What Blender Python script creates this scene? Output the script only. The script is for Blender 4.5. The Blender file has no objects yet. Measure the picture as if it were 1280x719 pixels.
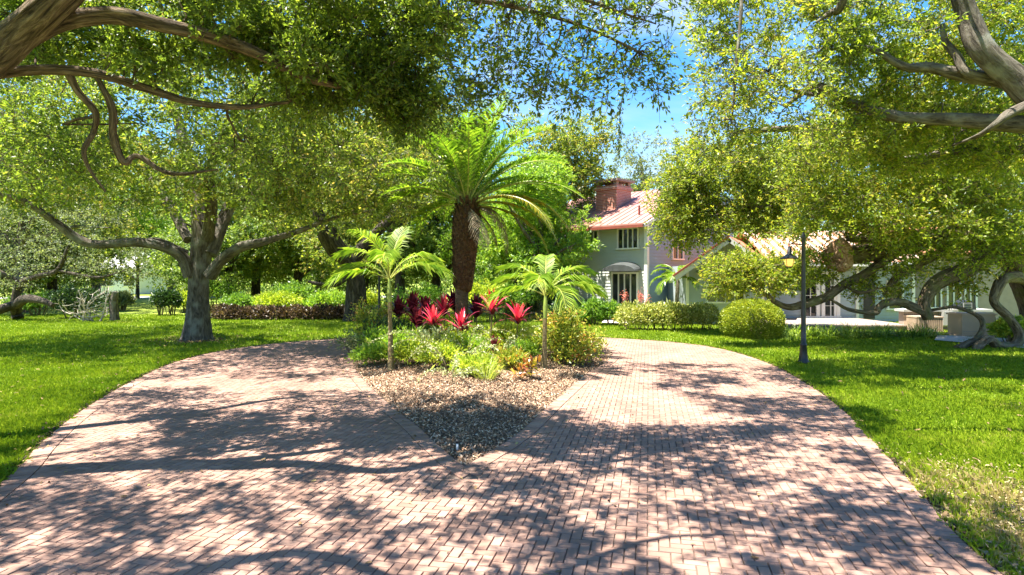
import bpy, math
import numpy as np
from mathutils import Vector

rng = np.random.default_rng(7)
S = bpy.context.scene
COL = S.collection
F, HC, V0 = 770.0, 2.1, 345.0          # focal length and horizon of the photo (1280 px wide), eye height in metres

# ------------------------------------------------------------------ camera
cam = bpy.data.cameras.new("camera")
cam.sensor_width = 36.0
cam.lens = 36.0 * F / 1280.0
cam.shift_y = -(359.5 - V0) / 1280.0
cam.clip_end = 3000.0
cam_o = bpy.data.objects.new("camera", cam)
COL.objects.link(cam_o)
cam_o.location = (0, 0, HC)
cam_o.rotation_euler = (math.radians(90), 0, 0)
S.camera = cam_o

# ------------------------------------------------------------------ sun, sky, exposure
SUN_EL = math.radians(71)
SUN_H = np.array([-0.93, -0.37])
SUN_H = SUN_H / np.linalg.norm(SUN_H)
to_sun = Vector((SUN_H[0] * math.cos(SUN_EL), SUN_H[1] * math.cos(SUN_EL), math.sin(SUN_EL)))
sl = bpy.data.lights.new("sun", 'SUN')
sl.energy = 5.0
sl.angle = math.radians(0.5)
sl.color = (1.0, 0.94, 0.83)
so = bpy.data.objects.new("sun", sl)
COL.objects.link(so)
so.rotation_euler = to_sun.to_track_quat('Z', 'Y').to_euler()

W = bpy.data.worlds.new("World")
S.world = W
W.use_nodes = True
nt = W.node_tree
nt.nodes.clear()
sky = nt.nodes.new("ShaderNodeTexSky")
sky.sky_type = 'NISHITA'
sky.sun_disc = False
sky.sun_elevation = SUN_EL
sky.sun_rotation = math.atan2(SUN_H[0], SUN_H[1])
sky.air_density = 1.0
sky.dust_density = 0.15
sky.ozone_density = 4.0
geo = nt.nodes.new("ShaderNodeTexCoord")
mp = nt.nodes.new("ShaderNodeMapping")
mp.inputs['Scale'].default_value = (1.0, 1.0, 2.4)
mp.inputs['Location'].default_value = (0.35, 0.1, 0.2)
cl = nt.nodes.new("ShaderNodeTexNoise")
cl.inputs['Scale'].default_value = 2.6
cl.inputs['Detail'].default_value = 7
cl.inputs['Roughness'].default_value = 0.58
cl.inputs['Distortion'].default_value = 0.5
cr = nt.nodes.new("ShaderNodeValToRGB")
cr.color_ramp.elements[0].position = 0.5
cr.color_ramp.elements[0].color = (0, 0, 0, 1)
cr.color_ramp.elements[1].position = 0.8
cr.color_ramp.elements[1].color = (0.9, 0.9, 0.9, 1)
mx = nt.nodes.new("ShaderNodeMix")
mx.data_type = 'RGBA'
mx.inputs['B'].default_value = (3.3, 3.5, 3.8, 1)
bg = nt.nodes.new("ShaderNodeBackground")
bg.inputs['Strength'].default_value = 0.072
wo = nt.nodes.new("ShaderNodeOutputWorld")
L = nt.links.new
L(geo.outputs['Generated'], mp.inputs['Vector'])
L(mp.outputs['Vector'], cl.inputs['Vector'])
L(cl.outputs['Fac'], cr.inputs['Fac'])
L(cr.outputs['Color'], mx.inputs['Factor'])
hs_ = nt.nodes.new("ShaderNodeHueSaturation")
hs_.inputs['Saturation'].default_value = 1.3
L(sky.outputs['Color'], hs_.inputs['Color'])
L(hs_.outputs['Color'], mx.inputs['A'])
L(mx.outputs['Result'], bg.inputs['Color'])
L(bg.outputs['Background'], wo.inputs['Surface'])

S.view_settings.view_transform = 'Standard'
S.view_settings.look = 'None'
S.view_settings.exposure = 2.3
S.view_settings.gamma = 1.0
S.view_settings.use_curve_mapping = False
S.cycles.use_denoising = True
S.cycles.max_bounces = 12
S.cycles.diffuse_bounces = 7
S.cycles.glossy_bounces = 2
S.cycles.transmission_bounces = 8
S.cycles.transparent_max_bounces = 8
S.cycles.caustics_reflective = False
S.cycles.caustics_refractive = False
S.cycles.sample_clamp_indirect = 6.0


# ------------------------------------------------------------------ helpers
def at(u, v, Y):
    return np.array([(u - 640.0) / F * Y, Y, HC - (v - V0) / F * Y])


def gp(u, v):
    Y = HC * F / (v - V0)
    return np.array([(u - 640.0) / F * Y, Y, 0.0])


def unit(a):
    return a / np.maximum(np.linalg.norm(a, axis=-1, keepdims=True), 1e-9)


WORLD_BASE = {}                          # things whose parts are written in world coordinates: name -> base


class MB:
    """Collects faces and links them as one mesh object."""
    def __init__(self):
        self.v, self.f, self.n, self.m, self.b = [], [], [], [], []
        self.nv = 0

    def add(self, verts, faces, mat=0, bark=None):
        verts = np.asarray(verts, float).reshape(-1, 3)
        faces = np.asarray(faces, int)
        k = faces.shape[1]
        self.v.append(verts)
        self.f.append((faces + self.nv).ravel())
        self.n.append(np.full(len(faces), k))
        self.m.append(np.full(len(faces), mat) if np.isscalar(mat) else np.asarray(mat))
        self.b.append(np.zeros_like(verts) if bark is None else bark)
        self.nv += len(verts)

    def box(self, c, sx, sy, sz, ax=(1, 0, 0), ay=(0, 1, 0), az=(0, 0, 1), mat=0):
        """centre, full sizes, axes"""
        c, ax, ay, az = map(lambda t: np.asarray(t, float), (c, ax, ay, az))
        vs = []
        for k in (-.5, .5):
            for i, j in ((-.5, -.5), (.5, -.5), (.5, .5), (-.5, .5)):
                vs.append(c + ax * i * sx + ay * j * sy + az * k * sz)
        self.add(vs, [[3, 2, 1, 0], [4, 5, 6, 7], [0, 1, 5, 4], [1, 2, 6, 5], [2, 3, 7, 6], [3, 0, 4, 7]], mat)

    def tube(self, pts, rad, seg=8, mat=0, sub=4, rough=0.0, cap=True):
        pts = np.asarray(pts, float)
        rad = np.asarray(rad, float)
        if sub > 1:
            pts, rad = spline(pts, sub), np.interp(np.linspace(0, len(rad) - 1, (len(rad) - 1) * sub + 1), np.arange(len(rad)), rad)
        n = len(pts)
        t = unit(np.gradient(pts, axis=0))
        ref = np.array([0, 0, 1.0]) if abs(t[0][2]) < .9 else np.array([1.0, 0, 0])
        a = unit(np.cross(t[0], ref))
        A = [a]
        for i in range(1, n):
            a = a - t[i] * np.dot(a, t[i])
            a = unit(a)
            A.append(a)
        A = np.array(A)
        B = np.cross(t, A)
        th = np.linspace(0, 2 * math.pi, seg, endpoint=False)
        r = rad[:, None] * np.ones(seg)
        ln = np.concatenate([[0], np.cumsum(np.linalg.norm(np.diff(pts, axis=0), axis=1))])
        if rough > 0:
            ph = rng.uniform(0, 6, 4)
            r = r * (1 + rough * (np.sin(3 * th[None] + ph[0] + ln[:, None] * .9 / max(rad[0], .05) * .25) * .6
                                  + np.sin(5 * th[None] + ph[1] - ln[:, None] * .5 / max(rad[0], .05) * .3) * .4
                                  + .9 * np.sin(ln[:, None] * 2.3 / max(rad[0], .05) * .3 + ph[2] + 2 * th[None]))
                     + rough * .35 * rad[:, None] * rng.normal(0, 1, (n, seg)))
            if seg >= 16:                                   # furrowed bark: ridges that wander along the limb
                m_ = max(3, n // 5)
                g_ = rng.normal(0, 1, (m_, seg))
                w_ = np.linspace(0, m_ - 1.001, n)
                i0 = w_.astype(int)
                f_ = (w_ - i0)[:, None]
                r = r + (g_[i0] * (1 - f_) + g_[np.minimum(i0 + 1, m_ - 1)] * f_) * rad[:, None] * rough * .9
        P = pts[:, None] + r[..., None] * (np.cos(th)[None, :, None] * A[:, None] + np.sin(th)[None, :, None] * B[:, None])
        bark = np.stack([np.cos(th)[None] * rad[:, None], np.sin(th)[None] * rad[:, None], np.repeat(ln[:, None], seg, 1)], -1)
        i = np.arange(n - 1)[:, None] * seg
        j = np.arange(seg)[None]
        jn = (j + 1) % seg
        fc = np.stack([i + j, i + jn, i + seg + jn, i + seg + j], -1).reshape(-1, 4)
        self.add(P.reshape(-1, 3), fc, mat, bark.reshape(-1, 3))
        if cap:
            self.add(P[-1], [list(range(seg))], mat, bark[-1])
            self.add(P[0], [list(range(seg))[::-1]], mat, bark[0])

    def build(self, name, mats, parent=None, smooth=False, loc=None):
        me = bpy.data.meshes.new(name)
        v = np.concatenate(self.v) if self.v else np.zeros((0, 3))
        if parent is not None and parent.name in WORLD_BASE:
            v = v - WORLD_BASE[parent.name]
        elif loc is not None:
            v = v - np.asarray(loc)
        f = np.concatenate(self.f)
        n = np.concatenate(self.n)
        me.vertices.add(len(v))
        me.vertices.foreach_set("co", v.astype(np.float32).ravel())
        me.loops.add(len(f))
        me.loops.foreach_set("vertex_index", f.astype(np.int32))
        me.polygons.add(len(n))
        me.polygons.foreach_set("loop_start", np.concatenate([[0], np.cumsum(n)[:-1]]).astype(np.int32))
        me.polygons.foreach_set("loop_total", n.astype(np.int32))
        mi = np.concatenate(self.m).astype(np.int32)
        if mi.any():
            me.polygons.foreach_set("material_index", mi)
        b = np.concatenate(self.b)
        if b.any():
            at_ = me.attributes.new("bark", 'FLOAT_VECTOR', 'POINT')
            at_.data.foreach_set("vector", b.astype(np.float32).ravel())
        me.polygons.foreach_set("use_smooth", np.full(len(n), smooth))
        me.update(calc_edges=True)
        for m in (mats if isinstance(mats, (list, tuple)) else [mats]):
            me.materials.append(m)
        o = bpy.data.objects.new(name, me)
        COL.objects.link(o)
        if parent is not None:
            o.parent = parent
            if parent.name in WORLD_BASE:
                WORLD_BASE[o.name] = WORLD_BASE[parent.name]
        elif loc is not None:
            o.location = loc
        return o


def spline(p, sub):
    p = np.asarray(p, float)
    q = np.vstack([2 * p[0] - p[1], p, 2 * p[-1] - p[-2]])
    out = []
    for i in range(1, len(q) - 2):
        for s in range(sub):
            t = s / sub
            out.append(.5 * (2 * q[i] + (q[i + 1] - q[i - 1]) * t + (2 * q[i - 1] - 5 * q[i] + 4 * q[i + 1] - q[i + 2]) * t * t
                             + (3 * q[i] - q[i - 1] - 3 * q[i + 1] + q[i + 2]) * t ** 3))
    out.append(p[-1])
    return np.array(out)


def tag(o, label, cat, group=None):
    o["label"] = label
    o["category"] = cat
    if group:
        o["group"] = group
    return o


def thing(name, label, cat, loc=(0, 0, 0), group=None, world=False):
    o = bpy.data.objects.new(name, None)
    COL.objects.link(o)
    o.location = Vector([float(c) for c in loc])
    o.empty_display_size = .2
    if world:
        WORLD_BASE[o.name] = np.array(loc, float)
    return tag(o, label, cat, group)


def copy_tree(o, label, loc, rz=0.0, scale=None):
    r = o.copy()
    COL.objects.link(r)
    r.location = Vector([float(c) for c in loc])
    r.rotation_euler = (0, 0, rz)
    if scale is not None:
        r.scale = scale if isinstance(scale, (tuple, list)) else (scale,) * 3
    r["label"] = label
    for ch in list(o.children):
        c = ch.copy()
        COL.objects.link(c)
        c.parent = r
        for g in list(ch.children):
            d = g.copy()
            COL.objects.link(d)
            d.parent = c
    return r


# ------------------------------------------------------------------ materials
def mat(name):
    m = bpy.data.materials.new(name)
    m.use_nodes = True
    m.node_tree.nodes.clear()
    return m, m.node_tree.nodes, m.node_tree.links.new


def ramp(N, stops):
    r = N.new("ShaderNodeValToRGB")
    e = r.color_ramp.elements
    e[0].position, e[0].color = stops[0][0], (*stops[0][1], 1)
    e[1].position, e[1].color = stops[-1][0], (*stops[-1][1], 1)
    for p, c in stops[1:-1]:
        x = e.new(p)
        x.color = (*c, 1)
    return r


def leaf_mat(name, stops, trans=0.4, tcol=1.9, rough=0.45, patch=None, pscale=.6, spec=.4):
    """Leaves: colour differs from leaf to leaf and, softly, from bough to bough; some light passes through."""
    m, N, K = mat(name)
    g = N.new("ShaderNodeNewGeometry")
    r = ramp(N, stops)
    no = N.new("ShaderNodeTexNoise")
    no.inputs['Scale'].default_value = pscale
    no.inputs['Detail'].default_value = 2
    tc = N.new("ShaderNodeTexCoord")
    K(tc.outputs['Object'], no.inputs['Vector'])
    mm = N.new("ShaderNodeMath")
    mm.operation = 'MULTIPLY_ADD'
    K(no.outputs['Fac'], mm.inputs[0])
    mm.inputs[1].default_value = 0.9
    mm.inputs[2].default_value = -0.45
    ad = N.new("ShaderNodeMath")
    ad.operation = 'ADD'
    ad.use_clamp = True
    K(g.outputs['Random Per Island'], ad.inputs[0])
    K(mm.outputs[0], ad.inputs[1])
    K(ad.outputs[0], r.inputs['Fac'])
    b = N.new("ShaderNodeBsdfPrincipled")
    b.inputs['Roughness'].default_value = rough
    b.inputs['Specular IOR Level'].default_value = spec
    K(r.outputs['Color'], b.inputs['Base Color'])
    t = N.new("ShaderNodeBsdfTranslucent")
    mu = N.new("ShaderNodeMix")
    mu.data_type = 'RGBA'
    mu.blend_type = 'MULTIPLY'
    mu.inputs['Factor'].default_value = 1
    mu.inputs['B'].default_value = (tcol * 1.12, tcol * 1.1, tcol * .55, 1)
    K(r.outputs['Color'], mu.inputs['A'])
    K(mu.outputs['Result'], t.inputs['Color'])
    x = N.new("ShaderNodeMixShader")
    x.inputs[0].default_value = trans
    K(b.outputs[0], x.inputs[1])
    K(t.outputs[0], x.inputs[2])
    o = N.new("ShaderNodeOutputMaterial")
    K(x.outputs[0], o.inputs[0])
    return m


def bark_mat(name, dark, mid, light, scale=9.0, stretch=.22, bump=.6, lichen=None):
    m, N, K = mat(name)
    a = N.new("ShaderNodeAttribute")
    a.attribute_name = "bark"
    mpn = N.new("ShaderNodeMapping")
    mpn.inputs['Scale'].default_value = (scale, scale, scale * stretch)
    K(a.outputs['Vector'], mpn.inputs['Vector'])
    n1 = N.new("ShaderNodeTexNoise")
    n1.inputs['Scale'].default_value = 1.0
    n1.inputs['Detail'].default_value = 6
    n1.inputs['Roughness'].default_value = .65
    n1.inputs['Distortion'].default_value = .9
    K(mpn.outputs[0], n1.inputs['Vector'])
    r = ramp(N, [(.34, dark), (.5, mid), (.7, light)])
    K(n1.outputs['Fac'], r.inputs['Fac'])
    col = r.outputs['Color']
    if lichen:
        n2 = N.new("ShaderNodeTexNoise")
        n2.inputs['Scale'].default_value = 2.2
        n2.inputs['Detail'].default_value = 5
        K(a.outputs['Vector'], n2.inputs['Vector'])
        r2 = ramp(N, [(.52, (0, 0, 0)), (.66, (.8, .8, .8))])
        K(n2.outputs['Fac'], r2.inputs['Fac'])
        x = N.new("ShaderNodeMix")
        x.data_type = 'RGBA'
        x.inputs['B'].default_value = (*lichen, 1)
        K(r2.outputs['Color'], x.inputs['Factor'])
        K(col, x.inputs['A'])
        col = x.outputs['Result']
    b = N.new("ShaderNodeBsdfPrincipled")
    b.inputs['Roughness'].default_value = .9
    b.inputs['Specular IOR Level'].default_value = .2
    K(col, b.inputs['Base Color'])
    bp = N.new("ShaderNodeBump")
    bp.inputs['Strength'].default_value = bump
    bp.inputs['Distance'].default_value = .08
    K(n1.outputs['Fac'], bp.inputs['Height'])
    K(bp.outputs[0], b.inputs['Normal'])
    o = N.new("ShaderNodeOutputMaterial")
    K(b.outputs[0], o.inputs[0])
    return m


def plain(name, col, rough=.6, var=.12, scale=3.0, metal=0.0, bump=0.0, island=False, spec=.4):
    """A surface with slight blotchy wear."""
    m, N, K = mat(name)
    tc = N.new("ShaderNodeTexCoord")
    n1 = N.new("ShaderNodeTexNoise")
    n1.inputs['Scale'].default_value = scale
    n1.inputs['Detail'].default_value = 6
    n1.inputs['Roughness'].default_value = .6
    K(tc.outputs['Object'], n1.inputs['Vector'])
    c = np.array(col)
    r = ramp(N, [(.3, tuple(c * (1 - var))), (.7, tuple(np.minimum(c * (1 + var), 1)))])
    if island:
        g = N.new("ShaderNodeNewGeometry")
        a = N.new("ShaderNodeMath")
        a.operation = 'MULTIPLY_ADD'
        K(g.outputs['Random Per Island'], a.inputs[0])
        a.inputs[1].default_value = .4
        s = N.new("ShaderNodeMath")
        s.operation = 'ADD'
        s.inputs[1].default_value = -.2
        K(n1.outputs['Fac'], s.inputs[0])
        K(s.outputs[0], a.inputs[2])
        K(a.outputs[0], r.inputs['Fac'])
    else:
        K(n1.outputs['Fac'], r.inputs['Fac'])
    b = N.new("ShaderNodeBsdfPrincipled")
    b.inputs['Roughness'].default_value = rough
    b.inputs['Metallic'].default_value = metal
    b.inputs['Specular IOR Level'].default_value = spec
    K(r.outputs['Color'], b.inputs['Base Color'])
    if bump:
        bp = N.new("ShaderNodeBump")
        bp.inputs['Strength'].default_value = bump
        bp.inputs['Distance'].default_value = .02
        n3 = N.new("ShaderNodeTexNoise")
        n3.inputs['Scale'].default_value = scale * 12
        n3.inputs['Detail'].default_value = 4
        K(tc.outputs['Object'], n3.inputs['Vector'])
        K(n3.outputs['Fac'], bp.inputs['Height'])
        K(bp.outputs[0], b.inputs['Normal'])
    o = N.new("ShaderNodeOutputMaterial")
    K(b.outputs[0], o.inputs[0])
    return m


def island_mat(name, stops, rough=.85, blot=.25, bscale=1.2, spec=.25):
    """Each separate piece (paver, chip, leaf of litter) takes its own colour from the ramp; soft stains over all."""
    m, N, K = mat(name)
    g = N.new("ShaderNodeNewGeometry")
    r = ramp(N, stops)
    K(g.outputs['Random Per Island'], r.inputs['Fac'])
    tc = N.new("ShaderNodeTexCoord")
    n1 = N.new("ShaderNodeTexNoise")
    n1.inputs['Scale'].default_value = bscale
    n1.inputs['Detail'].default_value = 8
    n1.inputs['Roughness'].default_value = .65
    K(tc.outputs['Object'], n1.inputs['Vector'])
    r2 = ramp(N, [(.3, (1 - blot,) * 3), (.62, (1, 1, 1))])
    K(n1.outputs['Fac'], r2.inputs['Fac'])
    x = N.new("ShaderNodeMix")
    x.data_type = 'RGBA'
    x.blend_type = 'MULTIPLY'
    x.inputs['Factor'].default_value = 1
    K(r.outputs['Color'], x.inputs['A'])
    K(r2.outputs['Color'], x.inputs['B'])
    n4 = N.new("ShaderNodeTexNoise")
    n4.inputs['Scale'].default_value = 160
    n4.inputs['Detail'].default_value = 3
    K(tc.outputs['Object'], n4.inputs['Vector'])
    bp = N.new("ShaderNodeBump")
    bp.inputs['Strength'].default_value = .25
    bp.inputs['Distance'].default_value = .004
    K(n4.outputs['Fac'], bp.inputs['Height'])
    b = N.new("ShaderNodeBsdfPrincipled")
    b.inputs['Roughness'].default_value = rough
    b.inputs['Specular IOR Level'].default_value = spec
    K(x.outputs['Result'], b.inputs['Base Color'])
    K(bp.outputs[0], b.inputs['Normal'])
    o = N.new("ShaderNodeOutputMaterial")
    K(b.outputs[0], o.inputs[0])
    return m


M = {}
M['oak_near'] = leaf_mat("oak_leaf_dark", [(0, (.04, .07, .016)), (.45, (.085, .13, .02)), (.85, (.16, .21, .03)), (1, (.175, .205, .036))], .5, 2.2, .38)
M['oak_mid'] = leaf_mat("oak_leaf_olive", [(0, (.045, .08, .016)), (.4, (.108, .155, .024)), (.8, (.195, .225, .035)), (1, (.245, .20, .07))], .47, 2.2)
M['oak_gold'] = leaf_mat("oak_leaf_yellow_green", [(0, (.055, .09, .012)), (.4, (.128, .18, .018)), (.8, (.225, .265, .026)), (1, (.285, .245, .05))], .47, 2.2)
M['tree_far'] = leaf_mat("far_tree_leaf", [(0, (.07, .12, .026)), (.5, (.13, .20, .035)), (1, (.23, .28, .06))], .4, 1.9, pscale=.3)
M['tree_bright'] = leaf_mat("bright_tree_leaf", [(0, (.09, .18, .024)), (.5, (.16, .27, .03)), (1, (.26, .34, .04))], .42, 1.9, pscale=.4)
M['tree_grey'] = leaf_mat("grey_green_leaf", [(0, (.075, .10, .05)), (.5, (.15, .19, .085)), (1, (.25, .28, .13))], .35, 1.6, pscale=.4)
M['palm'] = leaf_mat("palm_leaflet", [(0, (.06, .13, .012)), (.5, (.115, .21, .018)), (1, (.21, .30, .028))], .42, 1.9, .26, pscale=.9)
M['palm_yellow'] = leaf_mat("palm_leaflet_yellowing", [(0, (.12, .16, .015)), (.5, (.22, .22, .02)), (1, (.34, .26, .03))], .42, 1.8, .35)
M['palm_dead'] = leaf_mat("palm_leaflet_dead", [(0, (.14, .10, .055)), (1, (.3, .24, .15))], .2, 1.4, .7)
M['young_palm'] = leaf_mat("young_palm_leaflet", [(0, (.10, .19, .014)), (.5, (.18, .28, .025)), (1, (.29, .36, .05))], .45, 1.9, .5, pscale=1.2)
M['box'] = leaf_mat("boxwood_leaf", [(0, (.10, .15, .016)), (.5, (.21, .27, .024)), (1, (.36, .38, .05))], .35, 1.7, .4, pscale=1.5)
M['variegated'] = leaf_mat("variegated_hedge_leaf", [(0, (.09, .14, .022)), (.45, (.26, .29, .05)), (1, (.55, .53, .20))], .3, 1.5, .4, pscale=1.5)
M['shrub'] = leaf_mat("shrub_leaf", [(0, (.05, .12, .018)), (.5, (.11, .21, .028)), (1, (.20, .30, .05))], .35, 1.8, .35, pscale=1.3)
M['lime'] = leaf_mat("lime_leaf", [(0, (.14, .22, .018)), (.5, (.26, .34, .028)), (1, (.42, .44, .07))], .4, 1.7, .4, pscale=1.3)
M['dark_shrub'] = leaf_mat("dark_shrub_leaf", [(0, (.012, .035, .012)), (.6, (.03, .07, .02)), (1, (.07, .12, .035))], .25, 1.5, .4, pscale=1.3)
M['copper'] = leaf_mat("coppery_shrub_leaf", [(0, (.11, .17, .02)), (.5, (.26, .31, .04)), (.85, (.42, .36, .06)), (1, (.45, .17, .06))], .35, 1.6, .4, pscale=1.7)
M['burgundy'] = leaf_mat("burgundy_leaf", [(0, (.02, .018, .012)), (.55, (.065, .04, .028)), (1, (.19, .13, .08))], .25, 1.3, .35, pscale=1.5)
M['red'] = leaf_mat("red_ti_leaf", [(0, (.32, .01, .045)), (.5, (.58, .02, .09)), (.8, (.68, .1, .17)), (1, (.75, .36, .38))], .35, 1.4, .3, pscale=4)
M['maroon'] = leaf_mat("maroon_ti_leaf", [(0, (.05, .008, .016)), (.6, (.16, .016, .04)), (1, (.32, .05, .09))], .3, 1.3, .3, pscale=4)
M['croton'] = leaf_mat("croton_leaf", [(0, (.10, .11, .02)), (.4, (.32, .24, .03)), (.75, (.36, .13, .035)), (1, (.2, .06, .03))], .3, 1.4, .3, pscale=5)
M['pale'] = leaf_mat("pale_spray_leaf", [(0, (.22, .28, .10)), (.5, (.40, .44, .2)), (1, (.6, .6, .38))], .25, 1.1, .5, pscale=3)
M['fountain'] = leaf_mat("fountain_grass_blade", [(0, (.13, .19, .03)), (.5, (.26, .32, .05)), (1, (.42, .43, .13))], .4, 1.7, .4, pscale=2)
M['liriope'] = leaf_mat("border_grass_blade", [(0, (.06, .12, .016)), (.5, (.17, .27, .035)), (1, (.38, .46, .11))], .35, 1.7, .35, pscale=1.4)
M['pink'] = leaf_mat("pink_flower", [(0, (.5, .1, .1)), (1, (.7, .3, .25))], .3, 1.2, .5)
M['bark'] = bark_mat("oak_bark", (.02, .014, .009), (.11, .078, .05), (.27, .2, .14), 22, .13, 1.0)
M['bark_grey'] = bark_mat("grey_oak_bark", (.03, .025, .019), (.095, .08, .062), (.18, .16, .13), 11, .25, .7, (.20, .20, .165))
M['bark_warm'] = bark_mat("mossy_oak_bark", (.035, .025, .016), (.125, .095, .062), (.25, .20, .14), 12, .25, .8, (.15, .16, .06))
M['bark_dark'] = bark_mat("dark_bark", (.015, .012, .009), (.05, .04, .03), (.12, .1, .08), 9, .25, .8)
M['bark_pale'] = bark_mat("bare_pale_wood", (.25, .21, .17), (.42, .37, .31), (.55, .5, .44), 20, .2, .3)
M['boot'] = bark_mat("palm_boot_fibre", (.02, .011, .006), (.09, .048, .024), (.2, .115, .06), 26, .5, .9)
M['palm_trunk'] = bark_mat("palm_trunk_grey", (.09, .07, .052), (.2, .165, .13), (.3, .26, .21), 14, 2.5, .5)
M['palm_brown'] = bark_mat("palm_trunk_brown", (.035, .022, .014), (.10, .068, .045), (.17, .12, .08), 14, 2.5, .6)
M['palm_tan'] = bark_mat("palm_trunk_tan", (.10, .07, .03), (.22, .165, .08), (.32, .26, .13), 14, 3.0, .5)
M['shaft'] = plain("palm_crown_shaft", (.2, .26, .05), .4, .25, 8)
M['stalk'] = plain("palm_leaf_stalk", (.26, .27, .06), .4, .25, 8)
M['stem'] = plain("plant_stem", (.13, .1, .05), .8, .3, 12)
M['cut'] = bark_mat("sawn_limb_end", (.12, .055, .03), (.34, .2, .12), (.5, .36, .25), 9, .4, .9)
# ================================================================== ground, drive, bed
def inside(P, poly):
    x, y = P[:, 0], P[:, 1]
    r = np.zeros(len(P), bool)
    px, py = poly[:, 0], poly[:, 1]
    qx, qy = np.roll(px, -1), np.roll(py, -1)
    for a, b, c, d in zip(px, py, qx, qy):
        if b != d:
            r ^= ((b > y) != (d > y)) & (x < (c - a) * (y - b) / (d - b) + a)
    return r


def resample(p, step):
    s = np.concatenate([[0], np.cumsum(np.linalg.norm(np.diff(p, axis=0), axis=1))])
    n = max(2, int(round(s[-1] / step)))
    t = np.linspace(0, s[-1], n + 1)
    return np.stack([np.interp(t, s, p[:, 0]), np.interp(t, s, p[:, 1])], 1)


OUT_CTRL = [(3.0, -9), (3.02, -4), (3.12, 1), (3.45, 4.32), (3.97, 6.0), (4.49, 7.52), (5.22, 9.8), (5.82, 12.4), (6.18, 15.2), (6.0, 17.8), (5.2, 19.4),
            (3.9, 20.5), (2.2, 21.4), (0, 22.2), (-2.2, 22.3), (-4.2, 21.7), (-5.9, 20.6), (-7.4, 19.1), (-8.15, 17.1), (-8.2, 15.0), (-7.5, 12.0),
            (-6.67, 9.5), (-5.9, 7.7), (-5.17, 6.2), (-4.5, 4.0), (-3.9, 0), (-3.75, -4), (-3.7, -9)]
BED_CTRL = [(-.53, 6.79), (-.95, 7.72), (-1.36, 8.70), (-1.95, 9.95), (-3.02, 12.5), (-3.85, 14.9), (-4.2, 17.0), (-3.4, 18.9), (-1.2, 19.7), (1.0, 19.6),
            (2.5, 18.6), (2.75, 17.0), (2.35, 15.2), (1.66, 13.4), (.72, 10.4), (.05, 8.15), (-.53, 6.79)]
outer = resample(spline(np.array(OUT_CTRL, float), 8), .102)
bed = resample(spline(np.array(BED_CTRL, float), 8), .102)
OUT_POLY = outer
BED_POLY = bed[:-1]


def normals(p, closed):
    d = np.gradient(p, axis=0)
    if closed:
        d[0] = d[-1] = (p[1] - p[0]) + (p[-1] - p[-2])
    n = unit(np.stack([-d[:, 1], d[:, 0]], 1))
    return n


n_out = normals(outer, False)                       # walk is counter-clockwise: left = inside
n_bed = normals(bed, True)                          # clockwise walk: left = outside of the bed
if not inside(np.array([outer[40] + n_out[40] * .3]), OUT_POLY)[0]:
    n_out = -n_out
if inside(np.array([bed[60] + n_bed[60] * .3]), BED_POLY)[0]:
    n_bed = -n_bed
field_out = outer + n_out * .215
field_bed = bed + n_bed * .215
field_bed[0] = field_bed[-1] = bed[0] + np.array([0, -.42])

M['brick'] = island_mat("clay_paver", [(0, (.255, .15, .113)), (.3, (.28, .168, .128)), (.7, (.30, .185, .142)), (.93, (.33, .21, .165)), (.95, (.22, .14, .11)), (1, (.24, .155, .12))], .8, .34, .8)
M['sand'] = plain("joint_sand", (.13, .095, .075), .95, .3, 8)
M['soil'] = plain("bed_soil", (.10, .066, .042), .95, .35, 5, bump=.8)
M['chip'] = island_mat("bark_mulch", [(0, (.11, .055, .03)), (.3, (.27, .15, .088)), (.6, (.40, .26, .165)), (.85, (.52, .38, .26)), (1, (.6, .48, .36))], .9, .2, 2)


def ground_mat():
    m, N, K = mat("turf_soil")
    tc = N.new("ShaderNodeTexCoord")
    n1 = N.new("ShaderNodeTexNoise")
    n1.inputs['Scale'].default_value = .5
    n1.inputs['Detail'].default_value = 8
    n2 = N.new("ShaderNodeTexNoise")
    n2.inputs['Scale'].default_value = 22
    n2.inputs['Detail'].default_value = 6
    for n in (n1, n2):
        K(tc.outputs['Object'], n.inputs['Vector'])
    a = N.new("ShaderNodeMath")
    a.operation = 'MULTIPLY_ADD'
    K(n1.outputs['Fac'], a.inputs[0])
    a.inputs[1].default_value = .6
    b2 = N.new("ShaderNodeMath")
    b2.operation = 'MULTIPLY'
    K(n2.outputs['Fac'], b2.inputs[0])
    b2.inputs[1].default_value = .4
    K(b2.outputs[0], a.inputs[2])
    r = ramp(N, [(.3, (.10, .11, .018)), (.5, (.18, .24, .016)), (.7, (.25, .29, .03))])
    K(a.outputs[0], r.inputs['Fac'])
    b = N.new("ShaderNodeBsdfPrincipled")
    b.inputs['Roughness'].default_value = .9
    K(r.outputs['Color'], b.inputs['Base Color'])
    bp = N.new("ShaderNodeBump")
    bp.inputs['Strength'].default_value = .8
    bp.inputs['Distance'].default_value = .05
    K(n2.outputs['Fac'], bp.inputs['Height'])
    K(bp.outputs[0], b.inputs['Normal'])
    o = N.new("ShaderNodeOutputMaterial")
    K(b.outputs[0], o.inputs[0])
    return m


def structure(o):
    o["kind"] = "structure"
    return o


mb = MB()
mb.add([(-900, -300, -.05), (900, -300, -.05), (900, 1800, -.05), (-900, 1800, -.05)], [[0, 1, 2, 3]])
structure(mb.build("ground", ground_mat()))


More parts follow.
